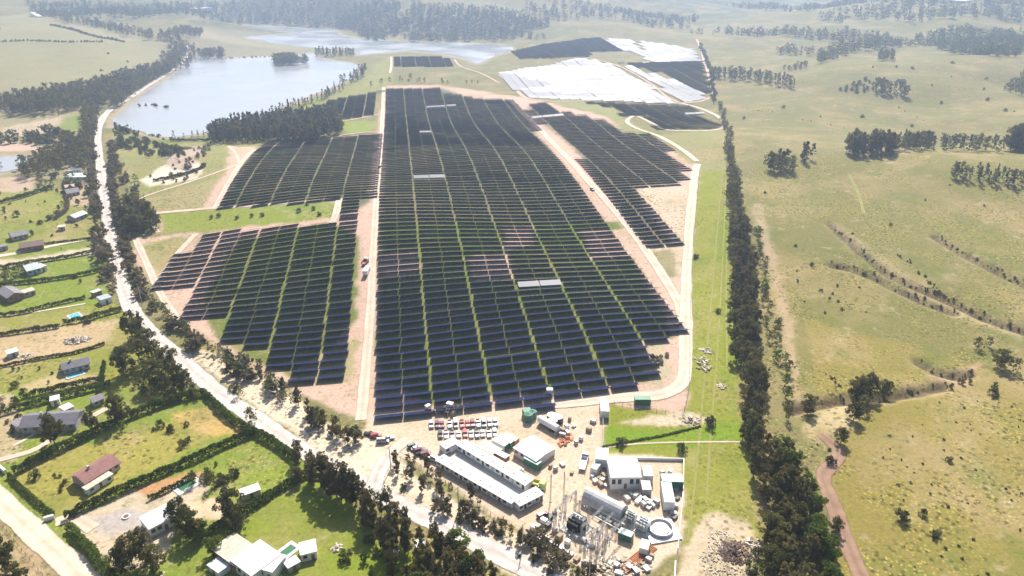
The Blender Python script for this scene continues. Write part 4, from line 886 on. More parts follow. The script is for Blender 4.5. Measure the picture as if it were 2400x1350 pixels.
hedge([(0,478),(40,468),(90,452),(120,442)], 3.2, 3.0, 'dark hedge curving below the ploughed field')
hedge([(150,430),(156,460),(158,490),(130,515)], 2.5, 2.6, 'purple-brown hedge turning down the upper plot', 'scrub')
hedge([(60,578),(110,573),(225,558)], 1.2, 1.2, 'low hedge beside the pale side lane', 'bush')
hedge([(350,1172),(400,1148),(455,1118)], 1.6, 1.8, 'dark hedge above the swimming pool')
hedge([(245,855),(238,905),(232,930)], 2.0, 2.4, 'dark hedge turning the corner of the walled garden')
hedge([(400,330),(440,332),(490,330)], 2.0, 2.5, 'hedge line along the near lake shore', 'bush')
hedge([(360,425),(400,418),(440,408),(480,392)], 3.0, 2.0, 'grey-green scrub bank below the dirt pit', 'bush')
hedge([(1412,1048),(1480,1035),(1560,1020),(1640,1000)], 1.0, .4, 'low green ditch growth crossing the small field', 'lush')

# ------------------------------------------------------------------ buildings, vehicles and site equipment
class MB:
    def __init__(s): s.V = []; s.F = []
    def box(s, x0, x1, y0, y1, z0, z1):
        k = len(s.V); s.V += [(x, y, z) for z in (z0, z1) for x, y in ((x0, y0), (x1, y0), (x1, y1), (x0, y1))]
        s.F += [tuple(k+i for i in f) for f in ((0,3,2,1),(4,5,6,7),(0,1,5,4),(1,2,6,5),(2,3,7,6),(3,0,4,7))]; return s
    def poly(s, *P):
        k = len(s.V); s.V += list(P); s.F.append(tuple(range(k, k+len(P)))); return s
    def cyl(s, x, y, z0, z1, r0, r1=None, k=16, cap=True):
        r1 = r0 if r1 is None else r1; b = len(s.V)
        for z, r in ((z0, r0), (z1, r1)):
            for i in range(k): a = 2*math.pi*i/k; s.V.append((x+r*math.cos(a), y+r*math.sin(a), z))
        for i in range(k): s.F.append((b+i, b+(i+1) % k, b+k+(i+1) % k, b+k+i))
        if cap: s.F.append(tuple(b+k+i for i in range(k))); s.F.append(tuple(b+k-1-i for i in range(k)))
        return s
    def bar(s, p, q, r, k=5): tube(s.V, s.F, p, q, r, r, k); return s
    def hcyl(s, x0, x1, y, z, r, k=14):
        b = len(s.V)
        for x in (x0, x1):
            for i in range(k): a = 2*math.pi*i/k; s.V.append((x, y+r*math.cos(a), z+r*math.sin(a)))
        for i in range(k): s.F.append((b+i, b+k+i, b+k+(i+1) % k, b+(i+1) % k))
        s.F.append(tuple(b+i for i in range(k))); s.F.append(tuple(b+2*k-1-i for i in range(k))); return s
    def mesh(s, name, mt, bevel=0):
        me = bpy.data.meshes.new(name); me.from_pydata([tuple(map(float, v)) for v in s.V], [], s.F); me.update(); me.materials.append(mt)
        bm = bmesh.new(); bm.from_mesh(me); bmesh.ops.recalc_face_normals(bm, faces=bm.faces)
        if bevel: bmesh.ops.bevel(bm, geom=bm.edges[:], offset=bevel, segments=2, affect='EDGES', clamp_overlap=True)
        bm.to_mesh(me); bm.free(); return me
    def build(s, name, mt, parent=None, bevel=0):
        o = bpy.data.objects.new(name, s.mesh(name, mt, bevel)); COL.objects.link(o)
        if parent: o.parent = parent
        return o
def root(name, x, y, z, rz, label, cat, group=None):
    o = bpy.data.objects.new(name, None); COL.objects.link(o); o.location = (x, y, z); o.rotation_euler = (0, 0, rz); return tag(o, label, cat, group)
def frame(p1, p2, depth=0):
    """front bottom edge p1-p2 in the photo -> origin (left end), heading, length; depth runs away from the viewer"""
    x1, y1, z1 = at1(*p1); x2, y2, z2 = at1(*p2); a = math.atan2(y2-y1, x2-x1); L = math.hypot(x2-x1, y2-y1)
    cs, sn = math.cos(a), math.sin(a)
    zz = [float(T(np.array([x1+cs*u-sn*v]), np.array([y1+sn*u+cs*v]))[0]) for u in (0, L) for v in (0, depth)]
    return x1, y1, (min(zz)+max(zz))/2, a, L
MW = {k: mat(k, c, r, var=.08, scale=.8) for k, c, r in (('white_wall', (.78,.77,.74), .7), ('cream_wall', (.62,.56,.46), .8), ('pink_wall', (.55,.40,.36), .8), ('grey_wall', (.40,.39,.39), .8), ('blue_wall', (.42,.50,.58), .7), ('brick_wall', (.34,.17,.13), .85))}
def roofmat(name, col, rough=.5, s=2.2, metal=0.0):
    m = mat(name, col, rough, metal, var=.12, scale=.5); n = m.node_tree; w = n.nodes.new('ShaderNodeTexWave'); w.inputs['Scale'].default_value = s; w.wave_type = 'BANDS'
    tc = n.nodes.new('ShaderNodeTexCoord'); n.links.new(tc.outputs['Object'], w.inputs['Vector']); bp = n.nodes.new('ShaderNodeBump'); bp.inputs['Strength'].default_value = .4; bp.inputs['Distance'].default_value = .06
    n.links.new(w.outputs['Fac'], bp.inputs['Height']); src = n.nodes['Principled BSDF'].inputs['Base Color'].links[0].from_socket
    st = n.nodes.new('ShaderNodeTexNoise'); st.inputs['Scale'].default_value = 1.1; st.inputs['Detail'].default_value = 8; st.inputs['Roughness'].default_value = .75; n.links.new(tc.outputs['Object'], st.inputs['Vector'])
    ad = n.nodes.new('ShaderNodeMath'); ad.operation = 'MULTIPLY_ADD'; ad.inputs[1].default_value = .25; n.links.new(w.outputs['Fac'], ad.inputs[0]); n.links.new(st.outputs['Fac'], ad.inputs[2])
    mr = n.nodes.new('ShaderNodeMapRange'); mr.inputs[1].default_value = .4; mr.inputs[2].default_value = .85; mr.inputs[3].default_value = .68; mr.inputs[4].default_value = 1.04; n.links.new(ad.outputs[0], mr.inputs[0])
    vs = n.nodes.new('ShaderNodeVectorMath'); vs.operation = 'SCALE'; n.links.new(src, vs.inputs[0]); n.links.new(mr.outputs[0], vs.inputs['Scale']); n.links.new(vs.outputs[0], n.nodes['Principled BSDF'].inputs['Base Color'])
    n.links.new(bp.outputs[0], n.nodes['Principled BSDF'].inputs['Normal']); return m
R_WHITE = roofmat('white_sheet_roof', (.78,.78,.77)); R_GREY = roofmat('grey_tile_roof', (.27,.25,.27), .7); R_RED = roofmat('red_tile_roof', (.33,.16,.145), .75); R_SLATE = roofmat('slate_roof', (.20,.19,.22), .7)
R_BLUE = roofmat('blue_grey_roof', (.50,.56,.62), .45); R_BROWN = roofmat('brown_roof', (.26,.17,.15), .75)
R_PALEG = roofmat('pale_green_roof', (.62,.76,.70)); R_CREAM = roofmat('cream_roof', (.66,.60,.48))
M_GLASS = mat('window_glass', (.05,.07,.09), .15, var=.1, spec=.6); M_DOOR = mat('painted_door', (.22,.15,.10), .6); M_DARK = mat('dark_rubber', (.03,.03,.032), .8); M_CONC = mat('concrete', (.56,.54,.51), .85, var=.12, scale=.6)
M_WHITE = mat('white_paint', (.80,.80,.79), .4, var=.05); M_GRN = mat('green_paint', (.05,.20,.12), .5); M_RUST = mat('rust_red_paint', (.40,.13,.08), .6); M_YEL = mat('yellow_paint', (.66,.62,.10), .5); M_LGREEN = mat('lime_paint', (.42,.62,.12), .5)
M_BLACK = mat('black_paint', (.03,.035,.045), .5); M_GALV = mat('zinc_coat', (.46,.46,.46), .55, .2); M_PORC = mat('porcelain', (.72,.70,.68), .3); M_WOOD = mat('weathered_timber', (.42,.33,.23), .85, var=.2, scale=3); M_POOL = mat('pool_water', (.10,.52,.58), .1, spec=.7); M_POOLG = mat('green_pool_water', (.05,.17,.08), .15, spec=.6)
M_ORANGE = mat('orange_primer', (.50,.20,.09), .7)
def windows(rt, L, h, n, wmt=M_GLASS, side='front', D=0, w=1.2, door=True):
    """windows (and a door) on the front wall, a few mm proud; every one is its own part"""
    for i in range(n):
        u = L*(i+.5)/n
        y0, y1 = (-.05, .03) if side == 'front' else (D-.03, D+.05)
        if door and i == n//2:
            MB().box(u-.5, u+.5, y0, y1, .05, 2.1).build('door', M_DOOR, rt)
        else:
            f = MB().box(u-w/2, u+w/2, y0, y1, h*.42, h*.80).build('window', wmt, rt)
            MB().box(u-w/2-.08, u+w/2+.08, y0-.06, y1, h*.42-.12, h*.42-.003).build('sill', M_CONC, f)
def house(name, p1, p2, D, h, roof, rm, wm, label, cat='house', nw=4, pitch=.42, over=.5, chim=False, ridge='u', group=None):
    x, y, z, a, L = frame(p1, p2, D); rt = root(name, x, y, z, a, label, cat, group)
    MB().box(0, L, 0, D, -1.0, h).build('wall', wm, rt)
    if roof == 'gable':
        b = MB(); t = .16
        if ridge == 'u':
            r = D/2*pitch; o = over
            A = [(-o, -o, h-.08), (L+o, -o, h-.08), (L+o, D/2, h+r+.15), (-o, D/2, h+r+.15)]; B_ = [(-o, D+o, h-.08), (L+o, D+o, h-.08), (L+o, D/2, h+r+.15), (-o, D/2, h+r+.15)]
            g = [[(0, 0, h), (0, D, h), (0, D/2, h+r)], [(L, 0, h), (L, D, h), (L, D/2, h+r)]]
        else:
            r = L/2*pitch; o = over
            A = [(-o, -o, h-.08), (-o, D+o, h-.08), (L/2, D+o, h+r+.15), (L/2, -o, h+r+.15)]; B_ = [(L+o, -o, h-.08), (L+o, D+o, h-.08), (L/2, D+o, h+r+.15), (L/2, -o, h+r+.15)]
            g = [[(0, 0, h), (L, 0, h), (L/2, 0, h+r)], [(0, D, h), (L, D, h), (L/2, D, h+r)]]
        for Q in (A, B_):
            k = len(b.V); b.V += Q+[(p[0], p[1], p[2]-t) for p in Q]
            b.F += [(k, k+1, k+2, k+3), (k+7, k+6, k+5, k+4)]+[(k+i, k+4+i, k+4+(i+1) % 4, k+(i+1) % 4) for i in range(4)]
        rf = b.build('roof', rm, rt)
        gb = MB(); [gb.poly(*q) for q in g]; gb.build('gable', wm, rt)
        if chim: MB().box(L*.3, L*.3+.7, D*.5-.3, D*.5+.4, h, h+r+1.2).build('chimney', M_CONC, rf)
    elif roof == 'hip':
        r = D/2*pitch; o = over; b = MB(); P = [(-o, -o, h), (L+o, -o, h), (L+o, D+o, h), (-o, D+o, h)]; q0, q1 = (D/2, D/2, h+r), (max(D/2+.1, L-D/2), D/2, h+r)
        b.poly(P[0], P[1], q1, q0); b.poly(P[1], P[2], q1); b.poly(P[2], P[3], q0, q1); b.poly(P[3], P[0], q0); b.poly(*P); rf = b.build('roof', rm, rt)
        if chim: MB().box(L*.3, L*.3+.7, D*.5-.3, D*.5+.4, h, h+r+1.0).build('chimney', M_CONC, rf)
    else:
        rf = MB().box(-.25, L+.25, -.25, D+.25, h+.003, h+.22).build('roof', rm, rt)
        b = MB(); [b.box(-.25+(L+.3)*i/6, -.25+(L+.3)*i/6+.07, -.24, D+.24, h+.223, h+.27) for i in range(1, 6)]; b.build('seam', M_CONC, rf)
    windows(rt, L, h, nw)
    return rt
# --- houses on the plots
house('house', (205,1148), (283,1098), 7.5, 2.8, 'gable', R_RED, MW['pink_wall'], 'red-roofed house alone on the hedged plot', nw=5, chim=True)
def annex(name, p1, p2, D, h, rm, wm, label, cat='shed', nw=2, roof='flat'): return house(name, p1, p2, D, h, roof, rm, wm, label, cat, nw)
annex('veranda', (208,1162), (268,1124), 2.4, 2.3, R_CREAM, MW['white_wall'], 'cream veranda roof along the front of the red-roofed house', 'veranda', 3)
house('house', (52,1018), (180,1008), 9, 3.0, 'gable', R_SLATE, MW['grey_wall'], 'long grey-roofed house half hidden by a purple-brown tree', nw=6, chim=True)
annex('shed', (45,1015), (85,995), 5, 2.6, R_GREY, MW['white_wall'], 'grey wing at the left end of the long grey-roofed house', 'house wing', 2)
annex('shed', (122,954), (142,949), 3.5, 2.6, R_WHITE, MW['white_wall'], 'small white shed behind the long grey-roofed house', 'shed', 1)
annex('shed', (155,975), (176,965), 4, 2.4, R_WHITE, MW['cream_wall'], 'white-roofed carport right of the long grey-roofed house', 'carport', 1)
house('house', (222,955), (246,945), 4, 2.5, 'gable', R_GREY, MW['grey_wall'], 'small dark cabin beside the thin-trunked tree', 'cabin', nw=2)
annex('white_building', (355,1260), (428,1222), 7.5, 3.2, R_WHITE, MW['white_wall'], 'white flat-roofed building behind the dark garden trees', 'building', 5)
# modern white house
annex('modern_house', (500,1306), (552,1344), 8, 3.2, R_CREAM, MW['brick_wall'], 'brown-roofed left block of the modern house at the bottom', 'house', 4)
annex('modern_house', (546,1336), (594,1372), 10, 3.6, R_WHITE, MW['white_wall'], 'tallest white flat block of the modern house at the bottom', 'house', 4)
annex('modern_house', (606,1352), (642,1362), 6.5, 3.4, R_WHITE, MW['white_wall'], 'right white block of the modern house at the bottom', 'house', 2)
annex('terrace_block', (490,1338), (515,1356), 4, 2.2, R_WHITE, MW['white_wall'], 'low white terrace roof in front of the modern house', 'terrace', 1)
annex('white_shed', (708,1318), (744,1309), 5.0, 2.8, R_WHITE, MW['white_wall'], 'white shed on the edge of the bright green lawn', 'shed', 2)
annex('small_shed', (678,1345), (705,1330), 3, 2.2, R_WHITE, MW['grey_wall'], 'little grey-white shed just below the white shed on the lawn', 'shed', 1)
annex('small_shed', (570,1175), (612,1160), 3.5, 2.2, R_WHITE, MW['cream_wall'], 'curved white shelter roof beside the tall brownish tree', 'shed', 1)
annex('cabin', (912,1312), (935,1305), 3.5, 2.4, R_WHITE, MW['white_wall'], 'small white cabin in the trees at the bottom centre', 'cabin', 1)
annex('cabin', (980,1298), (1002,1290), 3.0, 2.2, R_WHITE, MW['white_wall'], 'half hidden white cabin deeper in the bottom wood', 'cabin', 1)
house('house', (22,712), (58,700), 13, 3.2, 'gable', R_GREY, MW['brick_wall'], 'grey gabled house with dark red front wall by the hedge', nw=3, ridge='v')
annex('annex', (58,698), (85,690), 5, 2.4, R_CREAM, MW['pink_wall'], 'pink annex at the right of the grey gabled house', 'annex', 2)
house('house', (68,648), (98,640), 9, 3.2, 'gable', R_BLUE, MW['blue_wall'], 'blue-roofed house below the dark hedge', nw=3)
annex('annex', (95,640), (112,634), 6, 2.8, R_WHITE, MW['white_wall'], 'white flat annex touching the blue-roofed house', 'annex', 1)
house('house', (50,592), (104,584), 8, 2.8, 'gable', R_BROWN, MW['brick_wall'], 'long brown-roofed house beside the pale side lane', nw=4)
house('house', (32,566), (68,558), 8, 2.8, 'gable', R_GREY, MW['grey_wall'], 'greyish house among trees above the side lane', nw=3)
house('house', (160,462), (188,456), 9, 2.8, 'gable', R_GREY, MW['cream_wall'], 'grey-roofed house beside the pink court', nw=3)
annex('roofed_court', (155,448), (196,440), 8, 2.4, roofmat('pink_sheet_roof', (.58,.36,.30), .7), MW['cream_wall'], 'pink roof behind the grey-roofed house beside the road', 'building', 3)
house('house', (178,520), (206,508), 7, 2.6, 'gable', R_BLUE, MW['grey_wall'], 'pale roofed house in the shade of the roadside trees', nw=3)
annex('small_shed', (138,542), (154,540), 4, 2.4, R_CREAM, MW['pink_wall'], 'little pinkish hut alone on the upper plot', 'hut', 1)
annex('greenhouse', (150,425), (202,420), 12, 2.6, R_PALEG, MW['white_wall'], 'pale green nursery roofs beside the road', 'greenhouse', 4)
annex('white_canopy', (160,408), (190,404), 8, 2.4, R_WHITE, MW['white_wall'], 'white canopy behind the nursery roofs', 'canopy', 2)
annex('pool_house', (240,716), (264,708), 5.5, 2.8, R_BLUE, MW['white_wall'], 'square white and blue hut under the roadside trees', 'hut', 1)
annex('small_shed', (222,697), (240,690), 3, 2.4, R_WHITE, MW['brick_wall'], 'little white-roofed shack left of the square blue hut', 'shack', 1)
house('house', (152,880), (212,864), 6.5, 2.7, 'gable', R_SLATE, MW['blue_wall'], 'dark-roofed house in the walled green garden', nw=4, chim=True)
annex('small_shed', (22,842), (46,834), 4, 2.4, R_WHITE, MW['blue_wall'], 'white shack on the bare plot at the left', 'shack', 1)
annex('small_shed', (0,590), (20,585), 4, 2.4, R_GREY, MW['grey_wall'], 'dark shed cut by the left edge at the side lane', 'shed', 1)
annex('farm_building', (455,28), (500,29), 30, 7, R_WHITE, MW['white_wall'], 'tiny far white barns beyond the left wood', 'barn', 3)
annex('farm_building', (72,38), (88,41), 10, 6, R_WHITE, MW['white_wall'], 'tiny far white barn on the left pasture crest', 'barn', 2)
annex('far_building', (2170,8), (2260,8), 30, 6, R_WHITE, MW['white_wall'], 'tiny far white roofs near the top right horizon', 'barn', 3)
def pool(p1, p2, D, wm, label, lip=1.0):
    x, y, z, a, L = frame(p1, p2, D); rt = root('swimming_pool', x, y, z+.03, a, label, 'swimming pool')
    MB().box(-lip, L+lip, -lip, 0, -.3, .15).box(-lip, L+lip, D, D+lip, -.3, .15).box(-lip, 0, 0.002, D-.002, -.3, .15).box(L, L+lip, .002, D-.002, -.3, .15).build('pool_edge', M_CONC, rt)
    MB().box(0.01, L-.01, .01, D-.01, -.3, .06).build('pool_water', wm, rt)
pool((425,1152), (462,1132), 3.2, M_POOLG, 'long green swimming pool with white paving on the dry plot', 1.6)
pool((168,748), (190,741), 5, M_POOL, 'turquoise pool beside the hedge near the road', .8)
pool((160,888), (196,876), 2.4, M_POOL, 'small grey-blue pool in the walled green garden', .6)
pool((660,1312), (695,1285), 2.6, M_POOLG, 'narrow overgrown pool bed on the bright green lawn', 1.2)
# gate walls / walls
def wall(pix, h, w, label, mt=M_CONC, cat='wall', name='garden_wall'):
    P_, u = resample(wpath(pix), 2.0); t = np.gradient(P_, axis=0); t /= np.hypot(t[:, 0], t[:, 1])[:, None]; nr = np.stack([-t[:, 1], t[:, 0]], 1)*w/2; z = T(P_[:, 0], P_[:, 1]); b = MB()
    n = len(P_)
    for s, zz in ((-1, 0), (1, 0), (1, 1), (-1, 1)):
        for i in range(n): q = P_[i]+nr[i]*s; b.V.append((q[0], q[1], z[i]-.3 if zz == 0 else z[i]+h))
    for i in range(n-1):
        for k in range(4): a, c = k*n, ((k+1) % 4)*n; b.F.append((a+i, a+i+1, c+i+1, c+i))
    b.F.append((0, n, 2*n, 3*n)); b.F.append((n-1, 4*n-1, 3*n-1, 2*n-1))
    return tag(b.build(name, mt), label, cat)
wall([(0,1098),(14,1110)], 1.6, .8, 'white gate wall at the left edge beside the lane', M_WHITE)
wall([(105,1222),(128,1215)], 1.6, .8, 'white gate wall of the pool plot on the lane', M_WHITE)
wall([(1412,1075),(1500,1078),(1602,1080)], 1.1, .2, 'pale wall along the top of the substation yard', M_WHITE, name='site_wall')
wall([(1602,1080),(1600,1160),(1594,1230),(1588,1292)], 1.3, .2, 'pale wall along the right side of the substation yard', M_WHITE, name='site_wall')
wall([(1582,1325),(1578,1400)], 2.0, .3, 'short pale wall at the bottom below the substation yard', M_WHITE, name='site_wall')
wall([(1345,1255),(1372,1270),(1392,1285)], 1.0, 1.2, 'white concrete trough wall below the transformers', M_CONC, name='low_wall')
wall([(1288,1280),(1320,1300)], 2.2, .6, 'short white wall by the roadside trees below the yard', M_WHITE, name='low_wall')
wall([(1412,943),(1413,1000),(1412,1055)], 1.8, .08, 'thin mesh fence between yard and small green field', M_GALV, 'fence', 'mesh_fence')
def fence(pix, label, h=1.3, sp=3.0, mt=M_WOOD):
    P_, u = resample(wpath(pix), sp); b = MB(); z = T(P_[:, 0], P_[:, 1])
    for q, zz in zip(P_, z): b.box(q[0]-.08, q[0]+.08, q[1]-.08, q[1]+.08, zz-.2, zz+h)
    for hh in (h*.5, h*.9):
        for i in range(len(P_)-1): b.bar((P_[i][0], P_[i][1], z[i]+hh), (P_[i+1][0], P_[i+1][1], z[i+1]+hh), .03, 4)
    tag(b.build('fence', mt), label, 'fence')
fence([(1640,400),(1625,560),(1617,760),(1615,900),(1600,975)], 'wire fence between the perimeter track and the green strip', 1.8, 4, M_GALV)
fence([(1420,943),(1500,958),(1600,976)], 'wire fence along the top of the small green field', 1.5, 3, M_GALV)
fence([(905,1065),(960,1085),(1010,1110),(1100,1172),(1200,1240)], 'fence between roadside trees and the office containers', 1.6, 3, M_GALV)
fence([(0,1225),(60,1300),(110,1360)], 'timber fence on the left side of the dirt lane', 1.1, 3)
fence([(875,975),(1085,968)], 'low fence line in front of the first solar row', .9, 3, M_GALV)

# --- construction yard: rows of joined office modules, containers
def container(px, py, rz, L, Wd, H, bm, rm, em, label, cat='container', group='containers in the construction yard', name='container', xyz=None):
    x, y, z = xyz or at1(px, py); rt = root(name, x, y, z, rz, label, cat, group)
    b = MB().box(-L/2, L/2, -Wd/2, Wd/2, .12, H)
    n = int(L/.6)
    for i in range(n):
        u = -L/2+.3+i*(L-.6)/max(1, n-1); b.box(u-.12, u+.12, -Wd/2-.05, -Wd/2-.001, .25, H-.15); b.box(u-.12, u+.12, Wd/2+.001, Wd/2+.05, .25, H-.15)
    b.build('body', bm, rt); MB().box(-L/2-.06, L/2+.06, -Wd/2-.06, Wd/2+.06, H+.003, H+.14).build('roof', rm, rt)
    for s in (-1, 1): MB().box(L/2+.003, L/2+.07, min(.05*s, s*(Wd/2-.08)), max(.05*s, s*(Wd/2-.08)), .2, H-.1).build('door', em, rt)
    for sx in (-1, 1):
        for sy in (-1, 1): MB().box(sx*(L/2-.3)-.12, sx*(L/2-.3)+.12, sy*(Wd/2-.25)-.1, sy*(Wd/2-.25)+.1, -.3, .118).build('foot', M_CONC, rt)
    return rt
def modrow(p1, p2, D, label, n, skip=()):
    """long office built from joined modules: wall, roof with seams, door and window per module"""
    x, y, z, a, L = frame(p1, p2, D); rt = root('site_office', x, y, z, a, label, 'site office', 'long white site offices'); w = L/n
    MB().box(0, L, 0, D, .15, 2.6).build('wall', MW['white_wall'], rt); rf = MB().box(-.15, L+.15, -.5, D+.2, 2.603, 2.75).build('roof', R_WHITE, rt)
    s = MB(); [s.box(i*w-.06, i*w+.06, -.5, D+.2, 2.753, 2.84) for i in range(1, n)]; s.build('seam', M_GALV, rf)
    g = MB(); [g.box(u, u+.5, D*.4, D*.4+.4, 2.753, 3.0) for u in np.linspace(1, L-2, n//2)]; g.build('roof_unit', M_CONC, rf)
    for i in range(n):
        u = (i+.5)*w
        if i % 2: MB().box(u-.45, u+.45, -.06, -.003, .25, 2.2).build('door', M_GLASS if i % 4 == 1 else MW['blue_wall'], rt)
        else: MB().box(u-.7, u+.7, -.06, -.003, 1.0, 2.0).build('window', M_GLASS, rt)
    MB().box(-.1, L+.1, .1, D-.1, -.6, .147).build('plinth', M_CONC, rt)
modrow((1023,1092), (1200,1194), 3.7, 'long white site office nearest the roadside trees', 16)
modrow((1072,1056), (1232,1152), 3.9, 'long white site office on the upper side of the paved court', 14)
modrow((1044,1066), (1076,1049), 3.6, 'short white office closing the top left of the court', 3)
modrow((1217,1201), (1273,1171), 4.0, 'short white office closing the bottom right of the court', 6)
ribbon('courtyard', [(1052,1074),(1120,1112),(1215,1166)], 9, M_CONC, .10, wob=0)
aR = math.radians
x_, y_, z_ = at1(1245, 1065)
def hd(p, q): a, b, _ = at1(*p); c, d, _ = at1(*q); return math.atan2(d-b, c-a)
HR = hd((1023,1092), (1200,1194))
# large site hall
house('site_hall', (1204,1066), (1256,1098), 10, 3.0, 'gable', R_WHITE, MW['white_wall'], 'large white hall right of the paved court', 'hall', 4, pitch=.07, over=.3)
container(1248, 1092, HR, 6.1, 2.4, 2.6, M_GRN, R_PALEG, M_GRN, 'green container against the front of the large white hall')
for i, (px, py, bm, rm, em, lb) in enumerate(((1138,1062,M_WHITE,R_CREAM,M_RUST,'cream container, lowest left of the container group behind the court'),(1152,1056,M_WHITE,R_PALEG,M_RUST,'pale green container in the middle of the group behind the court'),
        (1168,1070,M_RUST,R_WHITE,M_RUST,'white-roofed container with red end behind the court'),(1172,1045,M_WHITE,R_WHITE,M_GRN,'white container behind the rust-ended ones'),(1186,1038,M_GRN,R_WHITE,M_GRN,'white-roofed green container at the back of the group'),(1197,1033,M_WOOD,R_CREAM,M_ORANGE,'ochre container at the right end of the group'))):
    container(px, py+4, HR, 8.5 if i < 3 else 6.1, 2.4, 2.6, bm, rm, em, lb)
container(1202, 1108, HR, 6.1, 3, 2.6, M_WHITE, R_CREAM, M_WHITE, 'cream container just behind the upper long office')
container(1055, 1052, HR, 4, 2.4, 2.4, M_WHITE, R_GREY, M_WHITE, 'small grey-roofed cabin left of the court')
container(1416, 964, aR(86), 9, 3.2, 3.0, M_WHITE, R_WHITE, M_BLACK, 'tall white container at the corner of the small green field')
container(1505, 946, aR(0), 6.1, 2.6, 2.6, M_GRN, M_GRN, M_GRN, 'dark green container alone beside the perimeter track')
container(1410, 1082, aR(80), 6.5, 4.2, 3.4, M_WHITE, R_WHITE, M_BLACK, 'white square cabin above the electrical building')
container(1397, 1103, aR(60), 5, 2.4, 2.5, M_WHITE, R_PALEG, M_WHITE, 'pale green roofed box beside the white square cabin')
container(1516, 1120, aR(88), 5.5, 3.2, 3.0, M_WHITE, R_WHITE, M_BLACK, 'white cabin right of the electrical building')
container(1513, 1152, aR(88), 4.5, 3, 2.6, M_GALV, R_WHITE, M_BLACK, 'grey cabin below the small white one in the yard')
container(1573, 1138, aR(-2), 7, 4, 3.2, M_GRN, R_PALEG, M_GRN, 'turquoise-roofed container at the right wall of the yard')
container(1563, 1172, aR(86), 10, 3.4, 3.4, M_WHITE, R_PALEG, M_BLACK, 'long pale green container standing endwise by the right wall')
container(1466, 1262, aR(-30), 4.2, 2.4, 2.4, M_GRN, R_PALEG, M_GRN, 'small green container in the yard below the transformers', xyz=None)
container(1510, 1290, aR(70), 4, 2.6, 2.4, M_WHITE, R_WHITE, M_BLACK, 'small white cabin at the bottom of the yard')
container(1235, 975, aR(20), 3, 2.6, 2.8, M_GRN, M_GRN, M_GRN, 'dark green box beside the white tank trailer')
container(1288, 925, aR(0), 2.4, 2, 2.6, M_WHITE, R_WHITE, M_GALV, 'small white inverter cabin at the front of the solar rows', 'inverter')
# electrical building
house('control_building', (1430,1148), (1500,1146), 10.5, 5.0, 'gable', R_WHITE, MW['white_wall'], 'white electrical control building with a dark doorway', 'building', 5, pitch=.10, over=.25)
# long grey hall with rounded side
x, y, z, a, L = frame((1362,1182), (1450,1228), 6)
rt = root('storage_hall', x, y, z, a, 'long grey storage hall with white ridge in the yard', 'hall'); D = 5.8
b = MB(); K = 9
prof = [(D/2-D/2*math.cos(math.pi*i/K), 1.2+3.6*math.sin(math.pi*i/K)) for i in range(K+1)]
prof = [(0, -.6)]+prof+[(D, -.6)]
for (ya, za_), (yb, zb_) in zip(prof[:-1], prof[1:]): b.poly((0, ya, za_), (L, ya, za_), (L, yb, zb_), (0, yb, zb_))
b.poly(*[(0, p[0], p[1]) for p in prof]); b.poly(*[(L, p[0], p[1]) for p in reversed(prof)]); b.build('hall_shell', roofmat('grey_white_cladding', (.66,.65,.65), .5), rt)
MB().box(L*.1, L*.9, -.05, 0-.003, .2, 1.0).build('loading_dock', M_BLACK, rt); MB().box(L+.003, L+.06, D*.3, D*.7, 0, 3).build('door', M_GALV, rt)
# tanks
def tank(px, py, r, h, mt, label, cat='tank', dome=.4, group='water tanks in the yard'):
    x, y, z = at1(px, py); rt = root('water_tank', x, y, z, 0, label, cat, group); MB().cyl(0, 0, -.2, h, r, k=20).build('tank_body', mt, rt)
    MB().cyl(0, 0, h+.002, h+dome, r*1.02, r*.25, 20).cyl(0, 0, h+dome+.001, h+dome+.25, .3, k=10).build('lid', M_WHITE if mt != M_GRN else mt, rt)
    MB().box(r, r+.12, -.25, .25, 0, h).build('ladder', M_GALV, rt)
tank(1238, 985, 1.7, 3, M_GRN, 'green water tank left of the white trailer'); tank(1248, 978, 1.5, 2.8, M_GRN, 'smaller green tank behind the white trailer')
tank(1293, 985, 1.8, 2.6, M_BLACK, 'rear white-lidded tank beside the trailer'); tank(1308, 990, 1.8, 2.6, M_BLACK, 'right white-lidded tank beside the trailer'); tank(1295, 998, 1.8, 2.6, M_BLACK, 'front white-lidded tank beside the trailer')
def ring(px, py):
    x, y, z = at1(px, py); rt = root('foundation_ring', x, y, z, aR(12), 'round white tank on a white square slab in the yard corner', 'tank')
    MB().box(-5, 5, -5, 5, -.4, .35).build('slab', M_WHITE, rt)
    b = MB(); k = 28
    for i in range(k):
        a0, a1 = 2*math.pi*i/k, 2*math.pi*(i+1)/k
        for r0, r1 in ((3.5, 3.9),):
            P = [(r*math.cos(t), r*math.sin(t)) for t in (a0, a1) for r in (r0, r1)]
            b.poly((*P[0], 1.5), (*P[1], 1.5), (*P[3], 1.5), (*P[2], 1.5)); b.poly((*P[1], .36), (*P[3], .36), (*P[3], 1.5), (*P[1], 1.5)); b.poly((*P[0], .36), (*P[2], .36), (*P[2], 1.5), (*P[0], 1.5))
    b.build('ring_wall', M_GALV, rt); MB().cyl(0, 0, .36, 1.0, 2.6, k=24).cyl(0, 0, 1.002, 1.7, 2.5, .6, 24).build('tank_body', M_WHITE, rt)
ring(1548, 1243)
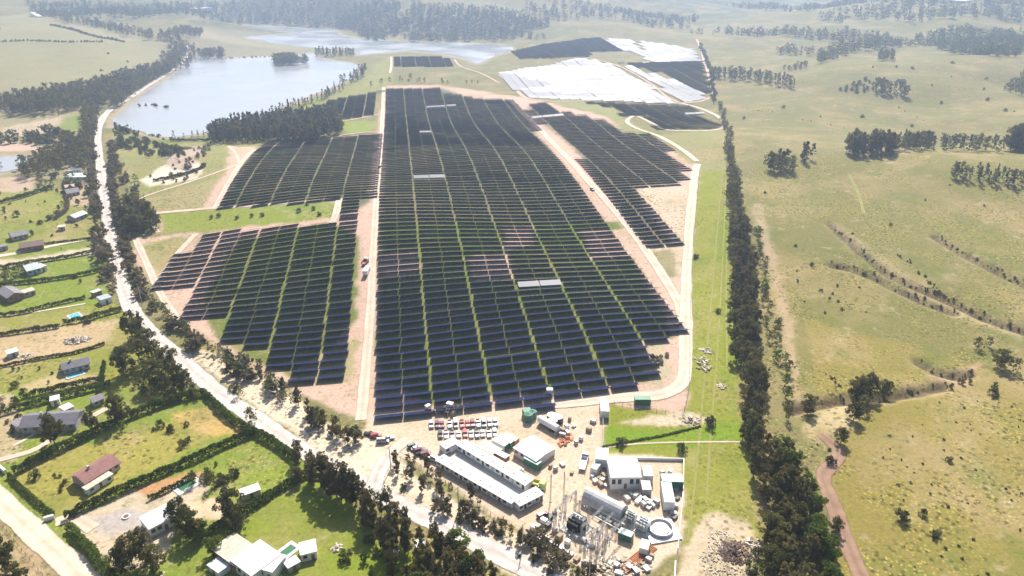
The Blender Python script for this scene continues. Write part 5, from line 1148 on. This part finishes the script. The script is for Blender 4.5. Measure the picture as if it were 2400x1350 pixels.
# transformers with radiators
def transformer(px, py, rz, s, mt, label):
    x, y, z = at1(px, py); rt = root('transformer', x, y, z, rz, label, 'transformer', 'transformers in the substation')
    MB().box(-1.6*s, 1.6*s, -1.1*s, 1.1*s, .3, 2.8*s).build('tank_body', mt, rt, bevel=.08)
    for sy in (-1, 1):
        b = MB(); [b.box(u*s-.05, u*s+.05, min(sy*1.15*s, sy*1.9*s), max(sy*1.15*s, sy*1.9*s), .6, 2.4*s) for u in np.arange(-1.3, 1.35, .3)]; b.build('radiator', mt, rt)
    MB().hcyl(-1.2*s, 1.2*s, 0, 3.4*s, .35*s).build('conservator', M_GALV, rt)
    for u in (-.9, 0, .9):
        b = MB(); [b.cyl(u*s, -.5*s, 2.8*s+i*.22, 2.8*s+.16+i*.22, .17 if i % 2 else .11, k=8) for i in range(7)]; b.build('bushing', M_PORC, rt)
    MB().box(-2.6*s, 2.6*s, -2.6*s, 2.6*s, -.3, .22).build('plinth', M_CONC, rt)
transformer(1352, 1238, HR, 1.5, M_BLACK, 'large dark transformer among the switchgear'); transformer(1478, 1220, HR, 1.05, M_GALV, 'light grey transformer right of the long hall'); transformer(1507, 1238, HR, 1.2, M_WHITE, 'white transformer box nearest the round tank')
# steel gantries
def gantry(px, py, rz, span, h, label):
    x, y, z = at1(px, py); rt = root('substation_gantry', x, y, z, rz, label, 'gantry', 'steel gantries of the substation')
    for sx in (-1, 1):
        b = MB(); w = .35; X = sx*span/2
        for ox, oy in ((-w, -w), (w, -w), (w, w), (-w, w)): b.bar((X+ox, oy, -.3), (X+ox*.5, oy*.5, h), .07, 4)
        for i in range(6):
            z0, z1 = h*i/6, h*(i+1)/6; b.bar((X-w, -w, z0), (X+w*.8, -w*.8, z1), .04, 4); b.bar((X+w, w, z0), (X-w*.8, w*.8, z1), .04, 4)
        b.build('column', M_GALV, rt)
    b = MB()
    for oy, oz in ((-.25, 0), (.25, 0), (-.25, .5), (.25, .5)): b.bar((-span/2, oy, h-.5+oz), (span/2, oy, h-.5+oz), .06, 4)
    n = int(span/1.2)
    for i in range(n): u0, u1 = -span/2+span*i/n, -span/2+span*(i+1)/n; b.bar((u0, -.25, h-.5), (u1, -.25, h), .035, 4); b.bar((u0, .25, h), (u1, .25, h-.5), .035, 4)
    b.build('beam', M_GALV, rt)
    for u in (-span*.3, 0, span*.3):
        s = MB(); [s.cyl(u, 0, h-.75-i*.2, h-.6-i*.2, .16, k=8) for i in range(6)]; s.build('insulator', M_PORC, rt)
PE = HR+math.pi/2
for i, (px, py, sp, rz, h, lb) in enumerate(((1325,1208,11,PE,6.5,'tall gantry at the left end of the substation'),(1352,1205,9,HR,5.4,'gantry behind the large dark transformer'),(1388,1240,12,PE,5.4,'gantry just right of the large dark transformer'),(1412,1255,12,PE,5.4,'second gantry right of the large dark transformer'),
        (1440,1268,12,PE,5.4,'gantry crossing above the small green container'),(1400,1222,14,HR,4.6,'gantry running along the long hall'),(1395,1290,12,PE,5.4,'gantry at the lower end of the switchgear'),(1375,1258,9,HR,4.6,'low gantry in front of the dark transformer'))):
    gantry(px, py, rz, sp, h, lb)
rs = np.random.RandomState(5)
def pillar_gear(x, y, z, k):
    t = k % 3; rt = root('switchgear_post', x, y, z, HR, 'thin post with porcelain insulator between the substation gantries', 'switchgear', 'insulator posts of the substation')
    MB().box(-.15, .15, -.15, .15, -.3, 2.4).box(-.5, .5, -.5, .5, -.3, .15).build('post', M_GALV, rt)
    b = MB(); [b.cyl(0, 0, 2.4+i*.2, 2.55+i*.2, .2 if i % 2 else .12, k=8) for i in range(7 if t else 10)]; b.build('insulator', M_PORC, rt)
    if t == 0: MB().box(-.9, .9, -.06, .06, 4.41, 4.55).build('contact_arm', M_GALV, rt)
    rt.scale = (.7, .7, .5)
k = 0
for v in np.linspace(0, 1, 8):
    for w in np.linspace(0, 1, 5):
        px = 1312+v*118-w*28+rs.normal()*3; py = 1200+v*62+w*34+rs.normal()*2; x, y, z = at1(px, py); pillar_gear(x, y, z, k); k += 1
for v in np.linspace(0, 1, 8):
    x, y, z = at1(1400+v*60+rs.normal()*3, 1310+v*18+rs.normal()*6); pillar_gear(x, y, z, k); k += 1
# small boxes, pallets, spoil on the yard
def crate(px, py, L, Wd, H, mt, label, cat, name, rz=None, group=None):
    x, y, z = at1(px, py); rz = HR+rs.choice([0, .3, PE-HR, -.4]) if rz is None else rz; rt = root(name, x, y, z, rz, label, cat, group)
    MB().box(-L/2, L/2, -Wd/2, Wd/2, .15, H).build('box_body', mt, rt, bevel=.04); b = MB(); [b.box(-L/2, L/2, v-.08, v+.08, -.1, .147) for v in (-Wd*.35, 0, Wd*.35)]; b.build('pallet', M_WOOD, rt)
for g, pts, mts, lb in (('crates in front of the control building', ((1465,1165),(1478,1163),(1490,1166),(1502,1170),(1512,1176),(1522,1182),(1530,1188),(1520,1192),(1508,1186),(1495,1178),(1538,1180),(1470,1172)), (M_WHITE, M_GALV, M_CONC), 'small pale crate on the ground below the control building'),
        ('crates left of the control building', ((1388,1118),(1400,1122),(1412,1128),(1395,1130),(1408,1138),(1420,1140),(1398,1110),(1415,1118)), (M_WHITE, M_WOOD, M_GALV), 'small crate between the dirt road and the control building'),
        ('crates by the right yard wall', ((1585,1150),(1588,1170),(1582,1188),(1578,1205),(1582,1215),(1590,1140),(1552,1108),(1560,1115),(1570,1108)), (M_GALV, M_BLACK, M_WHITE), 'small crate stacked by the right wall of the yard'),
        ('cable reels and boxes on the yard', ((1240,1262),(1255,1270),(1268,1268),(1282,1262),(1300,1275),(1315,1290),(1335,1300),(1352,1312),(1368,1322),(1330,1275),(1312,1262),(1385,1330)), (M_WHITE, M_WOOD, M_GALV), 'small box on the bare soil between the gantries and roadside trees'),
        ('boxes behind the long offices', ((1105,1048),(1115,1053),(1210,1100),(1222,1104),(1178,1088),(1188,1092),(1090,1042),(1242,1128)), (M_WHITE, M_CONC, M_WOOD), 'small box behind the upper long office'),
        ('material piles by the hall', ((1290,1095),(1302,1102),(1318,1090),(1340,1110),(1350,1040),(1362,1030),(1380,1010),(1390,990),(1345,1000),(1335,985)), (M_WOOD, M_GALV, M_WHITE), 'small load of material on the yard right of the large hall'),
        ('crates by the switchgear', ((1275,1225),(1285,1235),(1262,1238),(1272,1250),(1290,1215),(1300,1245),(1250,1240),(1300,1205)), (M_WHITE, M_BLACK, M_CONC), 'small crate left of the substation gantries'),
        ('crates beside the tank trailer', ((1310,1008),(1320,1012),(1328,1002),(1318,1022),(1305,1018),(1330,1015)), (M_GALV, M_WOOD, M_WHITE), 'small crate beside the white tank trailer'),
        ('crates at the bottom of the yard', ((1430,1322),(1445,1330),(1460,1318),(1475,1332),(1490,1340),(1505,1325),(1450,1345),(1520,1315),(1528,1305),(1515,1335)), (M_WHITE, M_GALV, M_WOOD), 'small crate at the bottom of the construction yard')):
    for i, (px, py) in enumerate(pts): crate(px, py, rs.uniform(1, 2.4), rs.uniform(.9, 1.6), rs.uniform(.7, 1.6), mts[i % 3], lb, 'crate', 'crate', group=g)
# cable drums
def drum(px, py, r, label, rz, group):
    x, y, z = at1(px, py); rt = root('cable_drum', x, y, z+r, rz, label, 'cable drum', group); w = r*.55
    for s in (-1, 1):
        MB().hcyl(s*w-.06, s*w+.06, 0, 0, r, 18).build('flange', M_WOOD, rt)
    MB().hcyl(-w+.065, w-.065, 0, 0, r*.75, 18).build('cable', M_BLACK, rt)
for px, py in ((1528,838),(1538,842),(1535,850),(1545,848),(1530,856),(1541,858),(1550,852),(1548,840),(1524,848),(1563,835)):
    drum(px, py, .9, 'black cable drum in the cluster at the field corner', rs.uniform(0, 3), 'cable drums at the field corner')
for px, py in ((1005,966),(1015,970),(1042,962),(1050,968),(1060,960),(1068,966),(1074,960),(1048,974),(1062,974)):
    drum(px, py, 1.0, 'dark cable drum in front of the first solar row', rs.uniform(0, 3), 'cable drums before the first solar row')
crate(1003, 958, 2.2, 1.6, 1.8, M_WHITE, 'white box beside the drums at the first solar row', 'box', 'crate'); crate(1055, 955, 2.6, 2, 2.2, M_WHITE, 'white cabinet behind the drums at the first solar row', 'cabinet', 'crate')
# heaps of rubble
def heap(px, py, r, h, mt, label, cat='rubble heap', n=130, el=1.0, rz=0, group=None, sz=.55):
    x, y, z = at1(px, py); rs2 = np.random.RandomState(int(px)); b = MB()
    for i in range(n):
        a = rs2.uniform(0, 6.28); q = r*rs2.uniform(0, 1)**.6; u, v = q*math.cos(a), q*math.sin(a)*el; hh = h*math.exp(-(q/r*1.6)**2); s = rs2.uniform(.25, 1)*sz
        Rm = Matrix.Rotation(rs2.uniform(0, 6.28), 3, 'Z')@Matrix.Rotation(rs2.uniform(-.8, .8), 3, 'X'); c = Vector((u, v, hh*rs2.uniform(.3, 1)))
        k = len(b.V); P = [Vector((sx*s*rs2.uniform(.8, 1.6), sy*s*rs2.uniform(.5, 1), sz_*s*.5)) for sz_ in (-1, 1) for sx, sy in ((-1, -1), (1, -1), (1, 1), (-1, 1))]
        b.V += [tuple(c+Rm@p) for p in P]; b.F += [tuple(k+i_ for i_ in f) for f in ((0,3,2,1),(4,5,6,7),(0,1,5,4),(1,2,6,5),(2,3,7,6),(3,0,4,7))]
    o = b.build('rubble_heap', mt); o.location = (x, y, z); o.rotation_euler = (0, 0, rz); tag(o, label, cat, group); return o
M_DEB = mat('pale_rubble', (.66,.57,.46), .9, var=.35, scale=1.2); M_DEBD = mat('dark_brushwood', (.20,.14,.115), .95, var=.3, scale=2)
heap(1690, 1262, 6.0, .5, M_DEB, 'pale rubble heap at the top of the debris clearing', n=120, group=None, sz=.28, el=.7, rz=.9); heap(1672, 1302, 5, .7, M_DEB, 'pale rubble heap in the middle of the debris clearing', n=90, sz=.28, el=.6, rz=.5)
heap(1722, 1294, 5, 1.5, M_DEBD, 'dark brushwood heap in the debris clearing', 'brushwood heap', n=300, sz=.4); heap(1705, 1338, 7.5, .5, M_DEB, 'widest pale rubble heap at the bottom of the clearing', n=170, sz=.3, el=.6); heap(1765, 1275, 2.6, 1.0, M_DEB, 'small white rubble pile against the windbreak', n=40)
heap(1645, 848, 4, .7, M_DEB, 'pale broken slabs scattered on the green strip', n=60, el=2.2); heap(1655, 822, 3, .5, M_DEB, 'upper scatter of pale slabs on the green strip', n=36)
heap(1692, 905, 2.2, .4, M_DEB, 'small pale scatter beside the windbreak on the green strip', n=24); heap(1620, 982, 3.5, .6, M_DEB, 'pale stones at the end of the perimeter fence', n=46)
heap(182, 798, 6.5, 2.0, M_DEB, 'grey ruin heap on the bare plot', n=150, el=.6); heap(1470, 1325, 7, .8, M_DEB, 'pale building waste at the bottom of the yard', n=120, el=.5); heap(1420, 1330, 5, .8, M_DEB, 'building waste below the lower gantry', n=90, el=.6)
heap(60, 835, 3, .8, M_DEB, 'small junk pile beside the white shack', n=40); heap(790, 1285, 1.6, .8, M_DEB, 'pale junk pile with a tank on the lawn edge', n=26); heap(1328, 1030, 5, .3, M_ORANGE, 'rusty rods scattered on the yard behind the hall', n=80, el=.4, rz=1.0, sz=.5)
heap(1385, 450, 7, 1.5, M_DEBD, 'dark roadside clutter beside the diagonal track', n=3, sz=.5) if False else None
heap(430, 350, 9, 2.0, M_DEBD, 'dark spoil heap beside the dirt pit', 'spoil heap', n=160, sz=.9)
# pipes and beams laid out at the bottom of the yard
b = MB(); x, y, z = at1(1505, 1315)
for i in range(7): b.hcyl(-7, 7, i*.5, .35, .18, 8)
o = b.build('pipe_stack', M_ORANGE); o.location = (x, y, z); o.rotation_euler = (0, 0, aR(42)); tag(o, 'long orange pipes laid side by side at the bottom of the yard', 'pipes')
# frames beside the long hall
x, y, z = at1(1432, 1222); rt = root('module_rack', x, y, z, HR, 'white rack holding three dark square panels by the long hall', 'rack')
MB().box(-5, 5, -.15, .15, 1.6, 1.8).box(-5, 5, -2.4, -2.2, .9, 1.0).build('frame', M_WHITE, rt)
for u in (-2.6, 0, 2.6): MB().box(u-1, u+1, -1.9, -.3, 1.15, 1.25).build('panel', M_BLACK, rt)
for u in (-4.8, 4.8): MB().box(u-.1, u+.1, -.1, .1, -.2, 1.597).build('leg', M_WHITE, rt)

x, y, z = at1(296, 1212); rt = root('round_planter', x, y, z, 0, 'small white round planter on the grey forecourt', 'planter')
MB().cyl(0, 0, -.2, .45, 1.3, 1.2, 20).build('rim', M_WHITE, rt); MB().cyl(0, 0, .451, .6, .9, .7, 16).build('soil', M_DEBD, rt)
# --- vehicles
CARM = {}
def paint(c):
    if c not in CARM: CARM[c] = mat('car_paint_'+c, {'white': (.80,.80,.80), 'silver': (.50,.51,.53), 'red': (.42,.03,.03), 'maroon': (.16,.025,.05), 'black': (.02,.02,.025), 'grey': (.20,.21,.23), 'blue': (.04,.07,.18), 'cream': (.70,.64,.5)}[c], .25, .1, var=.03, spec=.6)
    return CARM[c]
def car_body(kind):
    Wd = .88
    if kind == 'pickup': pr = [(-2.6,.45),(-2.6,1.0),(-.55,1.05),(-.5,1.1),(.95,1.12),(2.35,.98),(2.55,.8),(2.55,.45)]
    elif kind == 'suv': pr = [(-2.25,.45),(-2.3,1.1),(-2.2,1.15),(1.0,1.15),(2.1,1.0),(2.25,.8),(2.25,.45)]
    elif kind == 'van': pr = [(-2.5,.45),(-2.55,1.2),(1.5,1.2),(2.3,1.0),(2.4,.8),(2.4,.45)]
    else: pr = [(-2.1,.42),(-2.15,.9),(-1.9,.98),(.8,.98),(1.9,.85),(2.1,.7),(2.1,.42)]
    b = MB(); n = len(pr)
    for s in (-1, 1): b.V += [(x, s*Wd, z) for x, z in pr]
    b.F.append(tuple(range(n))); b.F.append(tuple(range(2*n-1, n-1, -1)))
    for i in range(n): b.F.append((i, (i+1) % n, n+(i+1) % n, n+i))
    cab = {'pickup': (-.5, .95, -.35, .45, 1.06, 1.72), 'suv': (-2.15, 1.0, -1.95, .3, 1.14, 1.75), 'van': (-2.45, 1.5, -2.35, .9, 1.19, 2.15), 'car': (-1.75, .85, -1.3, .2, .97, 1.42)}[kind]
    return b, cab
CACHE = {}
def vehicle(px, py, rz, kind, col, label, group=None, cat=None, xyz=None):
    key = (kind, col)
    if key not in CACHE:
        b, (x0, x1, t0, t1, z0, z1) = car_body(kind); body = b.mesh('body', paint(col), .06)
        g = MB(); w0, w1 = .82, .68; g.V = [(x0,-w0,z0),(x1,-w0,z0),(x1,w0,z0),(x0,w0,z0),(t0,-w1,z1-.06),(t1,-w1,z1-.06),(t1,w1,z1-.06),(t0,w1,z1-.06)]
        g.F = [(0,3,2,1),(4,5,6,7),(0,1,5,4),(1,2,6,5),(2,3,7,6),(3,0,4,7)]; glass = g.mesh('window', M_GLASS)
        rf = MB().box(t0-.02, t1+.04, -w1-.02, w1+.02, z1-.057, z1+.02).mesh('roof', paint(col))
        tyre = MB(); tyre.hcyl(-.12, .12, 0, 0, .36, 14); ty = tyre.mesh('wheel', M_DARK)
        hl = MB().box(-.04, .04, -.18, .18, -.09, .09).mesh('headlight', M_PORC)
        bed = MB().box(-2.5, -.62, -.74, .74, 1.06, 1.09).mesh('load_bed', M_DARK) if kind == 'pickup' else None
        CACHE[key] = (body, glass, rf, ty, hl, bed)
    body, glass, rf, ty, hl, bed = CACHE[key]; x, y, z = xyz or at1(px, py)
    r = root('parked_'+('car' if kind in ('car', 'suv') else kind), x, y, z, rz, label, cat or ('car' if kind in ('car', 'suv') else kind), group)
    def ch(me, nm, loc=(0, 0, 0), rot=(0, 0, 0)):
        o = bpy.data.objects.new(nm, me); COL.objects.link(o); o.parent = r; o.location = loc; o.rotation_euler = rot; return o
    r.scale = (.95, .93, .95)
    ch(body, 'body'); ch(glass, 'window'); ch(rf, 'roof')
    if bed: ch(bed, 'load_bed')
    for sx in (-1.45, 1.45):
        for sy in (-.82, .82): ch(ty, 'wheel', (sx, sy, .34), (0, 0, math.pi/2))
    f = {'pickup': 2.55, 'suv': 2.25, 'van': 2.38, 'car': 2.08}[kind]
    for sy in (-.6, .6): ch(hl, 'headlight', (f, sy, .72))
    return r
DN = -math.pi/2+aR(9)
R1 = [(1011,'suv','silver'),(1025,'suv','maroon'),(1036,'car','maroon'),(1054,'pickup','white'),(1068,'van','white'),(1083,'pickup','red'),(1096,'car','red'),(1108,'suv','maroon'),(1121,'pickup','white'),(1134,'van','white'),(1148,'suv','white'),(1161,'suv','silver')]
R2 = [(1032,'suv','black'),(1046,'pickup','white'),(1060,'pickup','grey'),(1075,'car','white'),(1090,'suv','red'),(1104,'pickup','white'),(1118,'pickup','grey'),(1131,'car','silver'),(1146,'pickup','white'),(1160,'suv','white')]
CN = {'suv': 'tall car', 'car': 'low car', 'pickup': 'pickup', 'van': 'van'}
for nm, R_, y in (('back', R1, 996), ('front', R2, 1020)):
    for i, (px, k_, c_) in enumerate(R_):
        vehicle(px, y-(px-1090)*.03, DN, k_, c_, f'{c_} {CN[k_]}, {ordn(i+1)} from the left in the {nm} row of the car park', 'vehicles in the two car park rows')
DG = [(968,1048,'suv','grey'),(976,1053,'car','silver'),(984,1058,'suv','maroon'),(990,1063,'pickup','black'),(998,1067,'suv','maroon'),(1006,1072,'car','red'),(1012,1078,'car','white')]
for i, (px, py, k_, c_) in enumerate(DG): vehicle(px, py, aR(25), k_, c_, f'{c_} {CN[k_]}, {ordn(i+1)} from the top in the slanting row by the trees', 'vehicles in the slanting row by the trees')
vehicle(1022, 1082, HR, 'van', 'white', 'white van at the left end of the nearest long office'); vehicle(1035, 1090-4, HR, 'pickup', 'white', 'white pickup beside the van at the long office') if False else None
vehicle(868, 1020, aR(-10), 'pickup', 'black', 'black pickup left of the yard entrance'); vehicle(882, 1024, aR(10), 'suv', 'red', 'red car left of the yard entrance'); vehicle(898, 1037, aR(5), 'van', 'silver', 'silver van at the yard entrance'); vehicle(910, 1030, aR(15), 'pickup', 'white', 'white pickup just inside the yard entrance')
vehicle(1216, 1118, HR+.6, 'car', 'white', 'white car behind the middle of the upper long office'); vehicle(1226, 1126, HR+.6, 'car', 'black', 'black car behind the upper long office'); vehicle(1238, 1132, HR+.6, 'car', 'white', 'white car at the right end behind the upper long office')
vehicle(1388, 446, aR(-60), 'suv', 'grey', 'dark car on the diagonal track'); vehicle(885, 350, aR(85), 'pickup', 'white', 'small white pickup far up the central track'); vehicle(890, 393, aR(85), 'suv', 'grey', 'dark car halfway up the central track')
vehicle(1342, 1215, aR(30), 'suv', 'maroon', 'maroon car left of the gantries') if False else vehicle(1272, 1210, aR(35), 'suv', 'maroon', 'maroon car between the short office and the switchgear')
vehicle(1262, 1146, aR(-10), 'pickup', 'cream', 'pale pickup beside the lime truck')
def truck(px, py, rz, cabm, loadm, label, kind='box', L=7):
    x, y, z = at1(px, py); rt = root('truck', x, y, z, rz, label, 'truck')
    MB().box(L/2-1.9, L/2, -1.15, 1.15, .7, 2.7).build('cab', cabm, rt, bevel=.12)
    MB().box(L/2+.003, L/2+.03, -1.0, 1.0, 1.6, 2.4).build('windscreen', M_GLASS, rt); MB().box(-L/2, L/2-.4, -.45, .45, .5, .69).build('chassis', M_DARK, rt)
    if kind == 'tank': MB().hcyl(-L/2, L/2-2.1, 0, 1.9, 1.15, 18).build('tank_body', loadm, rt)
    elif kind == 'tip': MB().box(-L/2, L/2-2.1, -1.2, -1.1, .75, 2.0).box(-L/2, L/2-2.1, 1.1, 1.2, .75, 2.0).box(-L/2, L/2-2.1, -1.09, 1.09, .75, 1.1).box(L/2-2.2, L/2-2.1, -1.09, 1.09, 1.11, 2.2).build('tipper_body', loadm, rt)
    else: MB().box(-L/2, L/2-2.1, -1.2, 1.2, .75, 3.1).build('cargo_box', loadm, rt, bevel=.05)
    for sx in (L/2-1.1, -L/2+1.0, -L/2+2.2):
        for sy in (-1, 1): MB().cyl(0, 0, -.16, .16, .48, k=14).build('wheel', M_DARK, rt); o = [q for q in rt.children][-1]; o.location = (sx, sy, .48); o.rotation_euler = (math.pi/2, 0, 0)
    return rt
truck(860, 640, aR(88), M_WHITE, M_WHITE, 'white lorry parked on the central track', 'box', 9); truck(1368, 1088, aR(75), M_GALV, M_WHITE, 'grey tipper truck on the dirt road in the yard', 'tip', 8); truck(1366, 1078, aR(78), M_WHITE, M_GALV, 'white truck just behind the tipper', 'box', 5.5) if False else None
truck(1257, 1140, aR(-25), M_LGREEN, M_YEL, 'lime truck at the end of the upper long office', 'tip', 6.5); truck(856, 618, aR(80), M_WHITE, M_RUST, 'red-backed lorry behind the white one on the central track', 'tip', 6)
x, y, z, a, L = frame((1258,995), (1302,1020), 2.6); rt = root('tank_trailer', x, y, z, a, 'long white cylindrical tank trailer beside the water tanks', 'trailer')
MB().hcyl(0, L, 1.4, 2.0, 1.35, 20).build('tank_body', M_WHITE, rt); MB().box(.3, L-.3, .9, 1.9, .5, .66).build('chassis', M_DARK, rt)
for u in (L*.7, L*.8, L*.9):
    for v in (.3, 2.5): w = MB().cyl(0, 0, -.16, .16, .48, k=14).build('wheel', M_DARK, rt); w.location = (u, v, .48); w.rotation_euler = (math.pi/2, 0, 0)
# --- power poles and overhead lines
poles = [(333,712),(520,852),(655,940),(800,1020),(916,1098),(1075,1195),(1225,1285),(1380,1370)]
PT = []
for i, (px, py) in enumerate(poles):
    x, y, z = at1(px, py); lb = ['concrete power pole at the top of the road bend','second concrete power pole from the road bend','concrete power pole opposite the dry plot','concrete power pole in the scrub belt','concrete power pole at the yard entrance','concrete power pole in front of the long office','concrete power pole below the short office','concrete power pole at the bottom edge'][i]
    rt = root('power_pole', x, y, z, HR+math.pi/2, lb, 'power pole', 'power poles beside the main road')
    MB().cyl(0, 0, -.4, 9.5, .2, .12, 10).build('pole', M_CONC, rt); MB().box(-1.1, 1.1, -.06, .06, 9.0, 9.14).build('crossarm', M_WOOD, rt)
    for u in (-1, 1): MB().cyl(u, 0, 9.143, 9.4, .07, k=8).build('insulator', M_PORC, rt)
    PT.append((x, y, z+9.4))
for (p, q), i in zip(zip(PT[:-1], PT[1:]), range(9)):
    for s in (-1, 1):
        b = MB(); d = Vector((math.cos(HR+math.pi/2)*s, math.sin(HR+math.pi/2)*s, 0)); pr = None
        for k in range(13):
            t = k/12; c = Vector(p).lerp(Vector(q), t)+d; c.z -= 1.2*4*t*(1-t)
            if pr is not None: b.bar(pr, c, .035, 4)
            pr = c
        tag(b.build('overhead_cable', M_GALV), 'grey overhead cable strung between the roadside power poles', 'cable', 'overhead cables beside the main road')
for i, (px, py) in enumerate(((1321,1168),(1290,1175),(1395,1345))):
    x, y, z = at1(px, py); rt = root('lattice_mast', x, y, z, 0, ['slim lattice mast standing on the open yard', 'thin mast at the end of the short office', 'thin mast at the bottom beside the wall'][i], 'mast'); b = MB()
    for ox, oy in ((-.25, -.2), (.25, -.2), (0, .25)): b.bar((ox, oy, -.2), (ox*.5, oy*.5, 11), .05, 4)
    for k in range(11): b.bar((-.25, -.2, k), (.25, -.2, k+1), .03, 4); b.bar((.25, -.2, k), (0, .25, k+1), .03, 4)
    b.build('mast_frame', M_GALV, rt); MB().box(-.4, .4, -.4, .4, -.3, .2).build('footing', M_CONC, rt)
haze()
